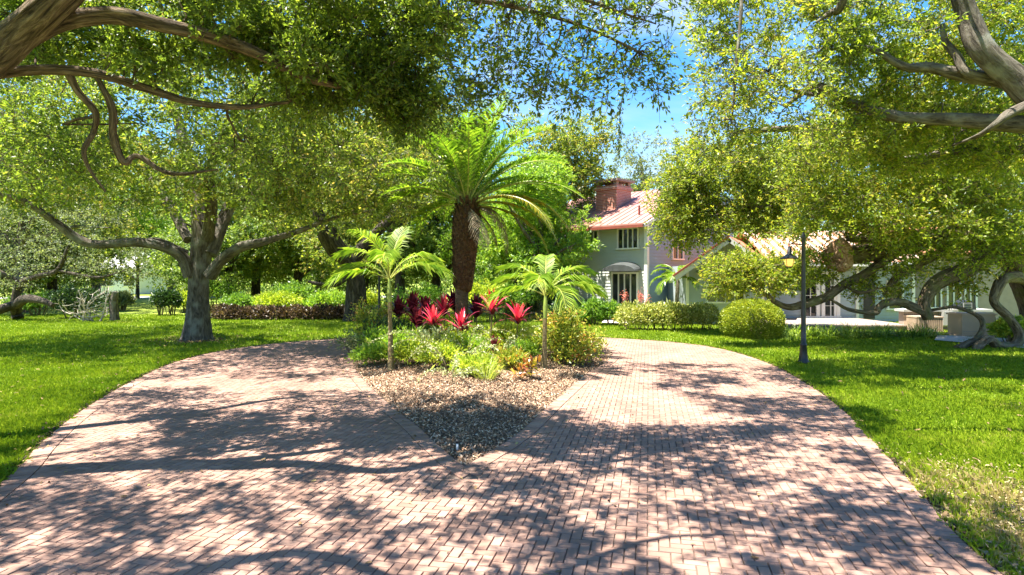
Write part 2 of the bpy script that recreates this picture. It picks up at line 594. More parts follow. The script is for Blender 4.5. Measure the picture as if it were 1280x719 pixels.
def sheet(name, poly, z, m):
    """a flat sheet with the outline poly"""
    import bmesh
    bm = bmesh.new()
    vs = [bm.verts.new((x, y, z)) for x, y in poly]
    f = bm.faces.new(vs)
    if f.normal.z < 0:
        f.normal_flip()
    bmesh.ops.triangulate(bm, faces=[f])
    bm.normal_update()
    me = bpy.data.meshes.new(name)
    bm.to_mesh(me)
    bm.free()
    for p in me.polygons:
        if p.normal.z < 0:
            p.flip()
    me.materials.append(m)
    o = bpy.data.objects.new(name, me)
    COL.objects.link(o)
    return o


drive = structure(sheet("driveway", outer[::2] - n_out[::2] * .03, -.016, M['sand']))

# --- the pavers: a herringbone field, each paver its own piece, cut along the border courses
ANG = math.radians(-12.5)
cs, sn = math.cos(ANG), math.sin(ANG)
U, GAP = .086, .0046
ii, jj = np.meshgrid(np.arange(-180, 200), np.arange(-140, 310), indexing='ij')
ii, jj = ii.ravel(), jj.ravel()
k = (ii - jj) % 4
H = k == 0
Vv = k == 3
x0 = np.concatenate([ii[H], ii[Vv]]) * U
y0 = np.concatenate([jj[H], jj[Vv]]) * U
wx = np.concatenate([np.full(H.sum(), 2 * U), np.full(Vv.sum(), U)])
wy = np.concatenate([np.full(H.sum(), U), np.full(Vv.sum(), 2 * U)])
cx, cy = x0 + wx / 2, y0 + wy / 2
C = np.stack([cx * cs - cy * sn, cx * sn + cy * cs + 6], 1)
keep = (C[:, 1] > -1.5) & (C[:, 1] < 23.5) & (np.abs(C[:, 0]) < 9)
C, wx, wy = C[keep], wx[keep], wy[keep]
fo = field_out[::2]
fb = field_bed[:-1][::2]
keep = inside(C, fo) | (np.min(np.linalg.norm(C[:, None] - fo[None], axis=2), axis=1) < .12)
C, wx, wy = C[keep], wx[keep], wy[keep]
ins = inside(C, fb)
dmin = np.min(np.linalg.norm(C[:, None] - fb[None], axis=2), axis=1)
keep = ~ins | (dmin < .12)
C, wx, wy = C[keep], wx[keep], wy[keep]
hx, hy = wx / 2 - GAP / 2, wy / 2 - GAP / 2


def clip(poly, p, n):
    """keep the side of the line through p that n points to"""
    out = []
    d = [(q - p) @ n for q in poly]
    for i in range(len(poly)):
        j = (i + 1) % len(poly)
        if d[i] >= 0:
            out.append(poly[i])
        if (d[i] >= 0) != (d[j] >= 0):
            t = d[i] / (d[i] - d[j])
            out.append(poly[i] + t * (poly[j] - poly[i]))
    return out


def fnorm(p):
    e = np.roll(p, -1, 0) - np.roll(p, 1, 0)
    return unit(np.stack([-e[:, 1], e[:, 0]], 1))


nfo, nfb = fnorm(fo), fnorm(fb)
if not inside(np.array([fo[30] + nfo[30] * .3]), fo)[0]:
    nfo = -nfo
if inside(np.array([fb[30] + nfb[30] * .3]), fb)[0]:
    nfb = -nfb
do = np.linalg.norm(C[:, None] - fo[None], axis=2)
db = np.linalg.norm(C[:, None] - fb[None], axis=2)
io, ib = do.argmin(1), db.argmin(1)
do, db = do.min(1), db.min(1)
ax = np.array([cs, sn])
ay = np.array([-sn, cs])
near = (do < .2) | (db < .2)
far = ~near
n = far.sum()
tilt = rng.normal(0, .0009, (n, 4)) + rng.normal(0, .0012, (n, 1))
bev = .004
quads = []
for (sx, sy) in ((-1, -1), (1, -1), (1, 1), (-1, 1)):
    quads.append(C[far] + ax * (sx * (hx[far] - bev))[:, None] + ay * (sy * (hy[far] - bev))[:, None])
top = np.stack(quads, 1)
quads = []
for (sx, sy) in ((-1, -1), (1, -1), (1, 1), (-1, 1)):
    quads.append(C[far] + ax * (sx * hx[far])[:, None] + ay * (sy * hy[far])[:, None])
low = np.stack(quads, 1)
V8 = np.concatenate([np.concatenate([top, tilt[..., None]], 2), np.concatenate([low, tilt[..., None] - .014], 2)], 1)
b8 = np.arange(n)[:, None] * 8
fc = [b8 + np.array([[0, 1, 2, 3]])]
for i in range(4):
    j = (i + 1) % 4
    fc.append(b8 + np.array([[4 + i, 4 + j, j, i]]))
mb = MB()
mb.add(V8.reshape(-1, 3), np.concatenate(fc))
for q in np.where(near)[0]:
    poly = [C[q] + ax * sx * hx[q] + ay * sy * hy[q] for sx, sy in ((-1, -1), (1, -1), (1, 1), (-1, 1))]
    if do[q] < .2:
        poly = clip(poly, fo[io[q]] + nfo[io[q]] * .004, nfo[io[q]])
    if len(poly) > 2 and db[q] < .2:
        poly = clip(poly, fb[ib[q]] + nfb[ib[q]] * .004, nfb[ib[q]])
    if len(poly) > 2:
        z = rng.normal(0, .0014)
        a = [(p[0], p[1], z) for p in poly] + [(p[0], p[1], z - .014) for p in poly]
        m_ = len(poly)
        mb.add(a[:m_], [list(range(m_))])
mb.build("herringbone_pavers", M['brick'], drive)


def course(mb, p, nrm, off0, off1, skip=0):
    for i in range(len(p) - 1):
        a, b = p[i], p[i + 1]
        na, nb = nrm[i], nrm[i + 1]
        t = unit(b - a) * .0028
        z = rng.normal(0, .0015, 4) + rng.normal(0, .0015)
        c = [a + na * off0 + t, b + nb * off0 - t, b + nb * off1 - t, a + na * off1 + t]
        vs = [(q[0], q[1], z[s] + .001) for s, q in enumerate(c)] + [(q[0], q[1], -.018) for q in c]
        mb.add(vs, [[0, 1, 2, 3], [4, 5, 1, 0], [5, 6, 2, 1], [6, 7, 3, 2], [7, 4, 0, 3]])


mb = MB()
course(mb, outer, n_out, .002, .206)
nb_ = n_bed.copy()
nb_[0] = nb_[-1] = np.array([0, -1.95])
course(mb, bed, nb_, .002, .206)
mb.build("border_course", M['brick'], drive)

# --- the bed: a low mound of soil under loose bark mulch


def bed_dist(P):
    out = np.empty(len(P))
    for s in range(0, len(P), 4000):
        out[s:s + 4000] = np.min(np.linalg.norm(P[s:s + 4000, None] - BED_POLY[None, ::2], axis=2), axis=1)
    return out


def mound(P):
    d = np.clip(bed_dist(P) / 1.6, 0, 1)
    return .16 * d * d * (3 - 2 * d) - .012


gx, gy = np.arange(-4.4, 3.0, .12), np.arange(6.6, 20.0, .12)
GX, GY = np.meshgrid(gx, gy, indexing='ij')
P = np.stack([GX.ravel(), GY.ravel()], 1)
okp = inside(P, BED_POLY)
Z = np.where(okp, mound(P) + rng.normal(0, .008, len(P)), -.03)
nx, ny = len(gx), len(gy)
idx = np.arange(nx * ny).reshape(nx, ny)
fc = np.stack([idx[:-1, :-1], idx[1:, :-1], idx[1:, 1:], idx[:-1, 1:]], -1).reshape(-1, 4)
fc = fc[okp[fc].sum(1) >= 2]
mb = MB()
mb.add(np.column_stack([P, Z]), fc)
structure(mb.build("planting_bed", M['soil'], smooth=True))


def scatter_bed(n):
    P = np.stack([rng.uniform(-4.3, 2.9, n), rng.uniform(6.7, 19.8, n)], 1)
    return P[inside(P, BED_POLY)]


def chips(P, z, lmin, lmax, name, m, flat=.45):
    n = len(P)
    yaw = rng.uniform(0, 6.283, n)
    pit = rng.normal(0, flat, n)
    rol = rng.normal(0, flat, n)
    l = rng.uniform(lmin, lmax, n)
    w = l * rng.uniform(.3, .6, n)
    a = np.stack([np.cos(yaw) * np.cos(pit), np.sin(yaw) * np.cos(pit), np.sin(pit)], 1)
    s = unit(np.cross(a, np.stack([np.sin(rol) * -np.sin(yaw), np.sin(rol) * np.cos(yaw), np.cos(rol)], 1)))
    c = np.column_stack([P, z])
    up = np.cross(s, a)
    v = np.stack([c - a * l[:, None] / 2 - s * w[:, None] * .3, c - a * l[:, None] * .1 - s * w[:, None] / 2 + up * l[:, None] * .06,
                  c + a * l[:, None] / 2 - s * w[:, None] * .2, c + a * l[:, None] * .42 + s * w[:, None] * .4, c + s * w[:, None] / 2 + up * l[:, None] * .08,
                  c - a * l[:, None] * .45 + s * w[:, None] * .35], 1)
    mb = MB()
    mb.add(v.reshape(-1, 3), np.arange(n * 6).reshape(n, 6))
    o = mb.build(name, m)
    o["kind"] = "stuff"
    return o


P = scatter_bed(140000)
P = P[rng.random(len(P)) < np.clip(13.0 / P[:, 1], 0, 1) ** 2]
d = bed_dist(P)
chips(P, mound(P) + .012 + np.abs(rng.normal(0, .012, len(P))), .016, .048, "mulch", M['chip'])
# leaves dropped on the pavers, thickest along the edges
q = outer[(outer[:, 1] > 2) & (outer[:, 1] < 21)]
q = q[rng.integers(0, len(q), 650)] + rng.normal(0, .22, (650, 2))
q2 = bed[rng.integers(0, len(bed), 350)] + rng.normal(0, .25, (350, 2))
q3 = np.stack([rng.uniform(-6, 5, 520), rng.uniform(3.5, 16, 520)], 1)
q = np.concatenate([q, q2, q3])
q = q[inside(q, OUT_POLY) & ~inside(q, BED_POLY)]
chips(q, np.full(len(q), .012), .03, .06, "fallen_leaves", island_mat("dry_leaf", [(0, (.12, .07, .03)), (.6, (.3, .19, .09)), (1, (.4, .3, .12))]), .25)

# --- turf: blades thick near the camera, coarser with distance


def blades(P, h, w, name, m, lean=.5):
    n = len(P)
    yaw = rng.uniform(0, 6.283, n)
    d = np.stack([np.cos(yaw), np.sin(yaw), np.zeros(n)], 1)
    s = np.stack([-np.sin(yaw), np.cos(yaw), np.zeros(n)], 1)
    ln = np.abs(rng.normal(0, lean, n))
    c = np.column_stack([P, np.full(n, -.05)])
    mid = c + d * (h * ln * .35)[:, None] + np.array([0, 0, 1]) * (h * .62)[:, None]
    tip = c + d * (h * ln)[:, None] + np.array([0, 0, 1]) * (h * (1 - .25 * ln))[:, None]
    w = w[:, None]
    v = np.stack([c - s * w / 2, c + s * w / 2, mid + s * w * .42, tip, mid - s * w * .42], 1)
    mb = MB()
    mb.add(v.reshape(-1, 3), np.arange(n * 5).reshape(n, 5))
    o = mb.build(name, m)
    o["kind"] = "stuff"
    return o


def grass_mat():
    m, N, K = mat("turf_blade")
    g = N.new("ShaderNodeNewGeometry")
    tc = N.new("ShaderNodeTexCoord")
    n1 = N.new("ShaderNodeTexNoise")
    n1.inputs['Scale'].default_value = .7
    n1.inputs['Detail'].default_value = 5
    K(tc.outputs['Object'], n1.inputs['Vector'])
    r = ramp(N, [(0, (.095, .17, .008)), (.45, (.19, .29, .010)), (.8, (.28, .36, .018)), (.93, (.34, .35, .05)), (1, (.42, .34, .13))])
    a = N.new("ShaderNodeMath")
    a.operation = 'MULTIPLY_ADD'
    a.inputs[1].default_value = .55
    K(g.outputs['Random Per Island'], a.inputs[0])
    n_ = N.new("ShaderNodeMath")
    n_.operation = 'MULTIPLY_ADD'
    n_.inputs[1].default_value = 1.35
    n_.inputs[2].default_value = -.46
    K(n1.outputs['Fac'], n_.inputs[0])
    K(n_.outputs[0], a.inputs[2])
    # worn dry patch beside the drive in the near right corner
    vd = N.new("ShaderNodeVectorMath")
    vd.operation = 'DISTANCE'
    vd.inputs[1].default_value = (4.4, 4.9, 0)
    K(tc.outputs['Object'], vd.inputs[0])
    mr = N.new("ShaderNodeMapRange")
    mr.inputs['From Min'].default_value = .5
    mr.inputs['From Max'].default_value = 2.4
    mr.inputs['To Min'].default_value = .6
    mr.inputs['To Max'].default_value = 0
    K(vd.outputs['Value'], mr.inputs['Value'])
    s = N.new("ShaderNodeMath")
    s.operation = 'ADD'
    s.use_clamp = True
    K(a.outputs[0], s.inputs[0])
    K(mr.outputs[0], s.inputs[1])
    K(s.outputs[0], r.inputs['Fac'])
    b = N.new("ShaderNodeBsdfPrincipled")
    b.inputs['Roughness'].default_value = .45
    b.inputs['Specular IOR Level'].default_value = .35
    K(r.outputs['Color'], b.inputs['Base Color'])
    t = N.new("ShaderNodeBsdfTranslucent")
    K(r.outputs['Color'], t.inputs['Color'])
    x = N.new("ShaderNodeMixShader")
    x.inputs[0].default_value = .35
    K(b.outputs[0], x.inputs[1])
    K(t.outputs[0], x.inputs[2])
    o = N.new("ShaderNodeOutputMaterial")
    K(x.outputs[0], o.inputs[0])
    return m


M['grass'] = grass_mat()
N_BL = 560000
Yg = 3.6 * (34 / 3.6) ** rng.random(N_BL)            # constant number per unit of picture depth
Xg = rng.uniform(-.9, .9, N_BL) * (Yg + .6)
P = np.stack([Xg, Yg], 1)
ok = ~inside(P, OUT_POLY[::2])
ok &= ~((np.hypot((P[:, 0] - 4.4) * 1.3, P[:, 1] - 4.9) < 2.2) & (rng.random(N_BL) < .55 + .3 * np.sin(P[:, 0] * 7) * np.sin(P[:, 1] * 6)))
P = P[ok]
sc = np.clip(P[:, 1] / 6.5, 1, 3.2)
bump_ = 1 + .25 * np.sin(P[:, 0] * 2.1 + 1.3 * np.sin(P[:, 1] * 1.7)) * np.sin(P[:, 1] * 1.3)
lit = np.concatenate([np.array([-10.35, 20.1]) + rng.normal(0, .75, (900, 2)), np.stack([rng.uniform(-13, -4, 500), rng.uniform(6, 24, 500)], 1), np.stack([rng.uniform(3.5, 13, 380), rng.uniform(4.5, 19, 380)], 1)])
lit = lit[~inside(lit, OUT_POLY[::2])]
chips(lit, np.full(len(lit), .03), .035, .085, "leaf_litter", island_mat("oak_leaf_litter", [(0, (.08, .05, .025)), (.6, (.2, .13, .06)), (1, (.3, .22, .08))]), .3)
near_tr = np.hypot(P[:, 0] + 10.35, P[:, 1] - 20.2)
P = P[(near_tr > 1.0) | (rng.random(len(P)) < near_tr - .45)]
sc = np.clip(P[:, 1] / 6.5, 1, 3.2)
bump_ = 1 + .25 * np.sin(P[:, 0] * 2.1 + 1.3 * np.sin(P[:, 1] * 1.7)) * np.sin(P[:, 1] * 1.3)
blades(P, rng.uniform(.055, .115, len(P)) * bump_, rng.uniform(.006, .011, len(P)) * sc, "grass", M['grass'])
# dry thatch on the worn patch
q = np.array([4.4, 4.9]) + rng.normal(0, 1.0, (9000, 2)) * (.7, 1.3)
q = q[~inside(q, OUT_POLY)]
chips(q, np.full(len(q), -.02) + np.abs(rng.normal(0, .02, len(q))), .015, .05, "thatch", island_mat("dry_thatch", [(0, (.12, .085, .045)), (.5, (.25, .185, .10)), (1, (.36, .29, .17))]))
# cut soil edge where the turf meets the pavers
q = outer[(outer[:, 1] > 2) & (outer[:, 1] < 21.5)]
qn = n_out[(outer[:, 1] > 2) & (outer[:, 1] < 21.5)]
s = rng.integers(0, len(q), 6500)
q = q[s] - qn[s] * np.abs(rng.normal(.03, .035, (6500, 1)))
chips(q, rng.uniform(-.03, .012, len(q)), .02, .06, "edge_soil", island_mat("edge_soil", [(0, (.03, .02, .013)), (.6, (.08, .055, .03)), (1, (.2, .14, .08))]))

# far road and pale service path
mb = MB()
mb.add([(-60, 56, -.03), (-4, 62, -.03), (-4, 67, -.03), (-60, 62, -.03)], [[0, 1, 2, 3]])
structure(mb.build("street", plain("pale_asphalt", (.36, .35, .33), .9, .1, 2)))
mb = MB()
pts = [gp(1168, 426), gp(1290, 437), gp(1300, 428), gp(1232, 422), gp(1172, 420)]
mb.add([(p[0], p[1], -.02 + .05) for p in pts], [[0, 1, 2, 3, 4]])
structure(mb.build("path", plain("pale_concrete", (.5, .46, .42), .9, .12, 3, bump=.2)))
mb = MB()
pts = [gp(752, 404), gp(800, 405.5), gp(800, 402), gp(756, 400)]
mb.add([(p[0], p[1], .03) for p in pts], [[0, 1, 2, 3]])
structure(mb.build("walkway", plain("stone_walk", (.48, .4, .36), .9, .12, 3)))
# ================================================================== buildings
M['siding_lit'] = plain("grey_clapboard_lit", (.40, .42, .375), .7, .07, 1.2)  # house siding with the sunward wall's brighter light mixed into the colour
M['siding_shaded'] = plain("grey_clapboard_shaded", (.22, .29, .345), .7, .07, 1.2)  # same siding, the gable wall's bluish shade mixed into the colour
M['siding_blue'] = plain("blue_grey_clapboard", (.33, .38, .40), .7, .07, 1.2)
M['white'] = plain("white_trim", (.68, .67, .63), .5, .05, 3)
M['roof_pink'] = plain("weathered_red_metal", (.33, .16, .135), .5, .18, 1.4)
M['roof_terra'] = plain("terracotta_metal", (.38, .16, .075), .5, .2, 2)
M['seam'] = plain("pale_roof_seam", (.5, .38, .3), .5, .1, 3)
M['fascia'] = plain("red_brown_gutter", (.2, .05, .035), .5, .2, 4)
M['black'] = plain("black_paint", (.018, .02, .022), .4, .3, 8)
M['awning'] = plain("dark_metal_awning", (.05, .055, .055), .5, .3, 5)
M['stucco'] = plain("beige_stucco", (.28, .235, .19), .9, .1, 4, bump=.3)
M['beige'] = plain("beige_metal", (.42, .31, .22), .5, .06, 3)
M['beige_dark'] = plain("brown_grey_metal", (.3, .25, .21), .55, .1, 3)
M['grey_box'] = plain("grey_painted_metal", (.38, .37, .35), .5, .08, 4)
M['deck'] = plain("patio_slab", (.24, .185, .155), .85, .12, 2)
M['deck_edge'] = plain("patio_riser", (.27, .22, .18), .9, .15, 3)
M['dark_door'] = plain("dark_wood_door", (.035, .025, .022), .5, .3, 6)
M['curtain'] = plain("white_curtain", (.6, .58, .54), .9, .1, 9)


def glass_mat(name, col):
    m, N, K = mat(name)
    tc = N.new("ShaderNodeTexCoord")
    n = N.new("ShaderNodeTexNoise")
    n.inputs['Scale'].default_value = 1.7
    n.inputs['Detail'].default_value = 3
    K(tc.outputs['Object'], n.inputs['Vector'])
    r = ramp(N, [(.35, tuple(c * .4 for c in col)), (.65, tuple(c * 1.5 for c in col))])
    K(n.outputs['Fac'], r.inputs['Fac'])
    b = N.new("ShaderNodeBsdfPrincipled")
    b.inputs['Roughness'].default_value = .04
    b.inputs['Specular IOR Level'].default_value = .6
    K(r.outputs['Color'], b.inputs['Base Color'])
    o = N.new("ShaderNodeOutputMaterial")
    K(b.outputs[0], o.inputs[0])
    return m


M['glass'] = glass_mat("dark_window_glass", (.03, .035, .035))


def brick_mat():
    m, N, K = mat("red_brickwork")
    tc = N.new("ShaderNodeTexCoord")
    b_ = N.new("ShaderNodeTexBrick")
    b_.inputs['Scale'].default_value = 1.0
    b_.inputs['Brick Width'].default_value = .23
    b_.inputs['Row Height'].default_value = .085
    b_.inputs['Mortar Size'].default_value = .011
    b_.inputs['Color1'].default_value = (.36, .10, .06, 1)
    b_.inputs['Color2'].default_value = (.46, .17, .10, 1)
    b_.inputs['Mortar'].default_value = (.45, .36, .3, 1)
    sx = N.new("ShaderNodeSeparateXYZ")
    cx_ = N.new("ShaderNodeCombineXYZ")
    K(tc.outputs['Object'], sx.inputs[0])
    ad = N.new("ShaderNodeMath")
    K(sx.outputs['X'], ad.inputs[0])
    K(sx.outputs['Y'], ad.inputs[1])
    K(ad.outputs[0], cx_.inputs['X'])
    K(sx.outputs['Z'], cx_.inputs['Y'])
    K(cx_.outputs[0], b_.inputs['Vector'])
    b = N.new("ShaderNodeBsdfPrincipled")
    b.inputs['Roughness'].default_value = .9
    K(b_.outputs['Color'], b.inputs['Base Color'])
    o = N.new("ShaderNodeOutputMaterial")
    K(b.outputs[0], o.inputs[0])
    return m


M['brickwork'] = brick_mat()
Zu = np.array([0, 0, 1.0])


def clap(mb, o, d, n, x0, x1, z0, z1, step=.16, m=0):
    """lapped boards on a wall: origin o, along d, outward n; x0/x1 numbers or functions of height"""
    z = z0
    while z < z1 - .01:
        zt = min(z + step, z1)
        g = lambda q, zz: q(zz) if callable(q) else q
        a0, a1, b0, b1 = g(x0, z), g(x1, z), g(x0, zt), g(x1, zt)
        if b1 < b0:
            b0 = b1 = (b0 + b1) / 2
        v = [o + d * a0 + n * .028 + Zu * z, o + d * a1 + n * .028 + Zu * z, o + d * b1 + n * .004 + Zu * zt, o + d * b0 + n * .004 + Zu * zt,
             o + d * a0 + n * 0 + Zu * z, o + d * a1 + n * 0 + Zu * z]
        mb.add(v, [[0, 1, 2, 3], [4, 5, 1, 0]], m)
        z = zt


def window(parent, o, d, n, x0, x1, z0, z1, cols=4, rows=1, name="window", fr=.07, label=None, bar=.05, curtain=False):
    """frame proud of the wall with its panes behind; returns the frame"""
    f = MB()
    w, h = x1 - x0, z1 - z0
    xm, zm = (x0 + x1) / 2, (z0 + z1) / 2
    P = lambda x, z, q: o + d * x + n * q + Zu * z
    f.box(P(xm, z1 - fr / 2, .05), w, .1, fr, d, n, Zu)
    f.box(P(xm, z0 + fr / 2, .055), w + .08, .13, fr, d, n, Zu)
    f.box(P(x0 + fr / 2, zm, .05), fr, .1, h - 2 * fr, d, n, Zu)
    f.box(P(x1 - fr / 2, zm, .05), fr, .1, h - 2 * fr, d, n, Zu)
    iw = (w - 2 * fr)
    for i in range(1, cols):
        f.box(P(x0 + fr + iw * i / cols, zm, .048), bar, .07, h - 2 * fr, d, n, Zu)
    for j in range(1, rows):
        f.box(P(xm, z0 + fr + (h - 2 * fr) * j / rows, .044), iw, .05, bar * .7, d, n, Zu)
    fo_ = f.build(name, M['white'], parent)
    g = MB()
    g.box(P(xm, zm, .024), w - fr, .012, h - fr, d, n, Zu)
    g.build("pane", M['glass'], fo_)
    if label:
        fo_["label"] = label
    return fo_


def slab(mb, pts, th, m=0):
    """roof slab: outline pts (top), thickened downwards"""
    pts = np.asarray(pts, float)
    k = len(pts)
    mb.add(np.vstack([pts, pts - Zu * th]), [list(range(k))], m)
    mb.add(np.vstack([pts, pts - Zu * th]), [list(range(2 * k - 1, k - 1, -1))], m)
    for i in range(k):
        j = (i + 1) % k
        mb.add([pts[i], pts[i] - Zu * th, pts[j] - Zu * th, pts[j]], [[0, 1, 2, 3]], m)


# ---- the two-storey house, seen on its corner
hs = thing("two_storey_house", "two storey grey clapboard house with pink metal roof and brick chimney beyond the palms", "house", (6.33, 29.0, 0), world=True)
Cn = np.array([6.33, 29.0, 0])
Ld, Ln = np.array([-.7071, .7071, 0]), np.array([-.7071, -.7071, 0])     # eave wall runs back to the left
Gd, Gn = np.array([.7071, .7071, 0]), np.array([.7071, -.7071, 0])       # gable wall runs back to the right
EZ, PITCH = 4.72, .42
wl = MB()
clap(wl, Cn, Ld, Ln, 0, 8.0, 0, EZ)
wl.build("eave_wall", M['siding_lit'], hs)
wg = MB()
clap(wg, Cn, Gd, Gn, 0, lambda z: 9.0 if z < EZ else 9.0, 0, EZ)
clap(wg, Cn, Gd, Gn, lambda z: max(0, (z - EZ) / PITCH), 9.0, EZ, EZ + 9 * PITCH * .5)
wg.build("gable_wall", M['siding_shaded'], hs)
bk = MB()
bk.box(Cn + Ld * 4.0 + Gd * 4.5 + Zu * 2.3, 7.9, 8.9, 4.6, Ld, Gd, Zu)
bk.build("inner_walls", M['siding_shaded'], hs)
tr = MB()
tr.box(Cn + (Ln + Gn) * .03 + Zu * 2.35, .17, .17, 4.7, Ld, Gd, Zu)
tr.build("corner_board", M['white'], hs)
rf = MB()
e0 = Cn + Ln * .42 + Gn * .06 - Gd * 0 + Zu * (EZ - .02)
oe = .62
A = Cn + Ln * oe + Gn * .22 + Zu * (EZ + .10 - oe * PITCH)
B = A + Ld * 8.6
R1 = A + Gd * (5.0 + oe) + Zu * (5.0 + oe) * PITCH
R2 = B + Gd * (5.0 + oe) + Zu * (5.0 + oe) * PITCH
slab(rf, [A, R1, R2, B], .07)
R3, R4 = R1 + Gd * 5 - Zu * 5 * PITCH, R2 + Gd * 5 - Zu * 5 * PITCH
slab(rf, [R1 + Gd * .002, R3, R4, R2 + Gd * .002], .07)
for i in range(1, 21):
    p = A + Ld * (8.6 * i / 21)
    q = p + Gd * (5 + oe) + Zu * (5 + oe) * PITCH
    dd = unit(q - p)
    rf.box((p + q) / 2 + Zu * .02, np.linalg.norm(q - p), .03, .022, dd, Ld, np.cross(dd, Ld) * -1)
rfo = rf.build("roof", M['roof_pink'], hs)
fa = MB()
fa.box((A + B) / 2 + Ln * .02 - Zu * .14, 8.6, .05, .12, Ld, Ln, Zu)
fa.build("gutter", M['fascia'], rfo)
rk = MB()
dd = unit(R1 - A)
nn = np.cross(dd, Ld)
nn = nn if nn[2] > 0 else -nn
rk.box((A + R1) / 2 - nn * .15 + Gn * .0 - Ld * .025, np.linalg.norm(R1 - A), .045, .16, dd, Ld, nn)
rk.box((A + R1) / 2 - nn * .18 + Ld * .1, np.linalg.norm(R1 - A), .2, .03, dd, Ld, nn)
rk.build("rake_board", M['white'], rfo)
ch = MB()
cc = np.array([(767 - 640) / F * 33.5, 33.5, 0])
ch.box(cc + Zu * 4.8, 1.35, 1.35, 4.3, Ld, Gd, Zu)
ch.box(cc + Zu * 6.78, 1.5, 1.5, .14, Ld, Gd, Zu)
cho = ch.build("chimney", M['brickwork'], rfo)
cp = MB()
for sx in (-1, 1):
    for sy in (-1, 1):
        cp.box(cc + Ld * sx * .55 + Gd * sy * .55 + Zu * 6.99, .2, .2, .28, Ld, Gd, Zu)
cp.box(cc + Zu * 7.2, 1.65, 1.65, .12, Ld, Gd, Zu)
cp.build("chimney_cap", plain("concrete_cap", (.27, .2, .16), .9, .2, 3), cho)
fl = MB()
fl.tube([A + Ld * 1.0 + Gd * 1.2 + Zu * .45, A + Ld * 1.0 + Gd * 1.2 + Zu * .95], [.05, .05], 8, sub=1)
fl.build("vent_pipe", M['fascia'], rfo)
window(hs, Cn, Ld, Ln, .38, 1.62, 3.38, 4.42, 4, 1)
window(hs, Cn, Ld, Ln, 2.75, 3.9, 3.38, 4.42, 4, 1)
dr = window(hs, Cn, Ld, Ln, .42, 1.98, .12, 2.28, 4, 1, "french_door", .08)
aw = MB()
# half-round hood over the french doors
r0, cxx, z0 = .95, 1.2, 2.32
th = np.linspace(math.pi, 0, 15)
prof = np.stack([np.cos(th) * r0, np.sin(th) * .42], 1)
v0 = [Cn + Ld * (cxx + a) + Ln * .03 + Zu * (z0 + b + .06) for a, b in prof]
v1 = [Cn + Ld * (cxx + a) + Ln * .62 + Zu * (z0 + b * .75) for a, b in prof]
aw.add(v0 + v1, [[i, i + 1, 16 + i - 0, 15 + i] for i in range(14)])
aw.add(v1, [list(range(15))])
aw.build("awning", M['awning'], hs)
window(hs, Cn, Gd, Gn, 2.2, 3.3, 2.9, 4.3, 2, 1)
window(hs, Cn, Gd, Gn, 2.2, 3.7, .5, 2.1, 2, 1)

# ---- the single-storey wing with its gable and striped metal roof
wi = thing("single_storey_wing", "low blue grey clapboard wing with striped terracotta metal roof behind the ball shrub", "house", (11.0, 27.0, 0), world=True)
Wd, Wn = np.array([1.0, 0, 0]), np.array([0, -1.0, 0])
Wo = np.array([7.68, 27.0, 0])
gx0, gx1, apx, apz, gez = 0.0, 3.3, 1.65, 3.72, 2.55
w1 = MB()
clap(w1, Wo, Wd, Wn, gx0, gx1, 0, gez)
clap(w1, Wo, Wd, Wn, lambda z: (z - gez) / (apz - gez) * apx, lambda z: gx1 - (z - gez) / (apz - gez) * apx, gez, apz)
w1.add([Wo + Wd * 3.3, Wo + Wd * 3.3 - Wn * 1.2, Wo + Wd * 3.3 - Wn * 1.2 + Zu * gez, Wo + Wd * 3.3 + Zu * gez], [[0, 1, 2, 3]])
w1.add([Wo, Wo - Wn * 6, Wo - Wn * 6 + Zu * gez, Wo + Zu * gez], [[3, 2, 1, 0]])
w1.build("gable_wall", M['siding_blue'], wi)
W2 = Wo + np.array([3.3, 1.1, 0])
w2 = MB()
clap(w2, W2, Wd, Wn, 0, 7.3, 0, 2.75)
w2.box(W2 + Wd * 3.5 - Wn * 2.5 + Zu * 1.35, 7, 4.8, 2.7)
w2.build("front_wall", M['siding_blue'], wi)
t = MB()
for x in (.0, 3.3):
    t = MB()
    t.box(Wo + Wd * x + Wn * .03 + Zu * gez / 2, .11, .08, gez)
    t.build("corner_board", M['white'], wi)
for x in (2.95, 3.75, 4.75, 7.3):
    t = MB()
    t.box(W2 + Wd * (x) + Wn * .035 + Zu * 1.36, .13, .08, 2.7)
    t.build("corner_board", M['white'], wi)
r = MB()
sl_ = (apz - gez) / apx
yb, yf = 33.0, 26.45
for s in (-1, 1):
    x0, x1 = apx, apx + s * (apx + .72)
    zt, ze = apz + .1, apz + .1 - sl_ * (apx + .72)
    pts = [Wo + np.array([x0, yf - 27, zt]), Wo + np.array([x1, yf - 27, ze]), Wo + np.array([x1 + .5 * (yb - yf), yb - 27, ze]), Wo + np.array([x0 + .5 * (yb - yf), yb - 27, zt])]
    if s < 0:
        pts = pts[::-1]
    slab(r, pts, .06)
ez2, rz2 = 2.72, 4.35
ye, yr = W2[1] - .5, W2[1] + 3.2
xa, xb = W2[0] + .6, W2[0] + 7.6
slab(r, [(xa, ye, ez2), (xb, ye, ez2), (xb, yr, rz2), (xa, yr, rz2)], .06)
slab(r, [(xa, yr + .002, rz2), (xb, yr + .002, rz2), (xb, yr + 3.7, ez2), (xa, yr + 3.7, ez2)], .06)
ro = r.build("roof", M['roof_terra'], wi)
sm = MB()
for i in range(17):
    x = xa + .15 + (xb - xa - .3) * i / 16
    p, q = np.array([x, ye, ez2]), np.array([x, yr, rz2])
    dd = unit(q - p)
    sm.box((p + q) / 2 + np.cross((1, 0, 0), dd) * .03, np.linalg.norm(q - p), .19, .05, dd, (1, 0, 0), np.cross((1, 0, 0), dd))
sm.build("roof_seam", M['seam'], ro)
fs = MB()
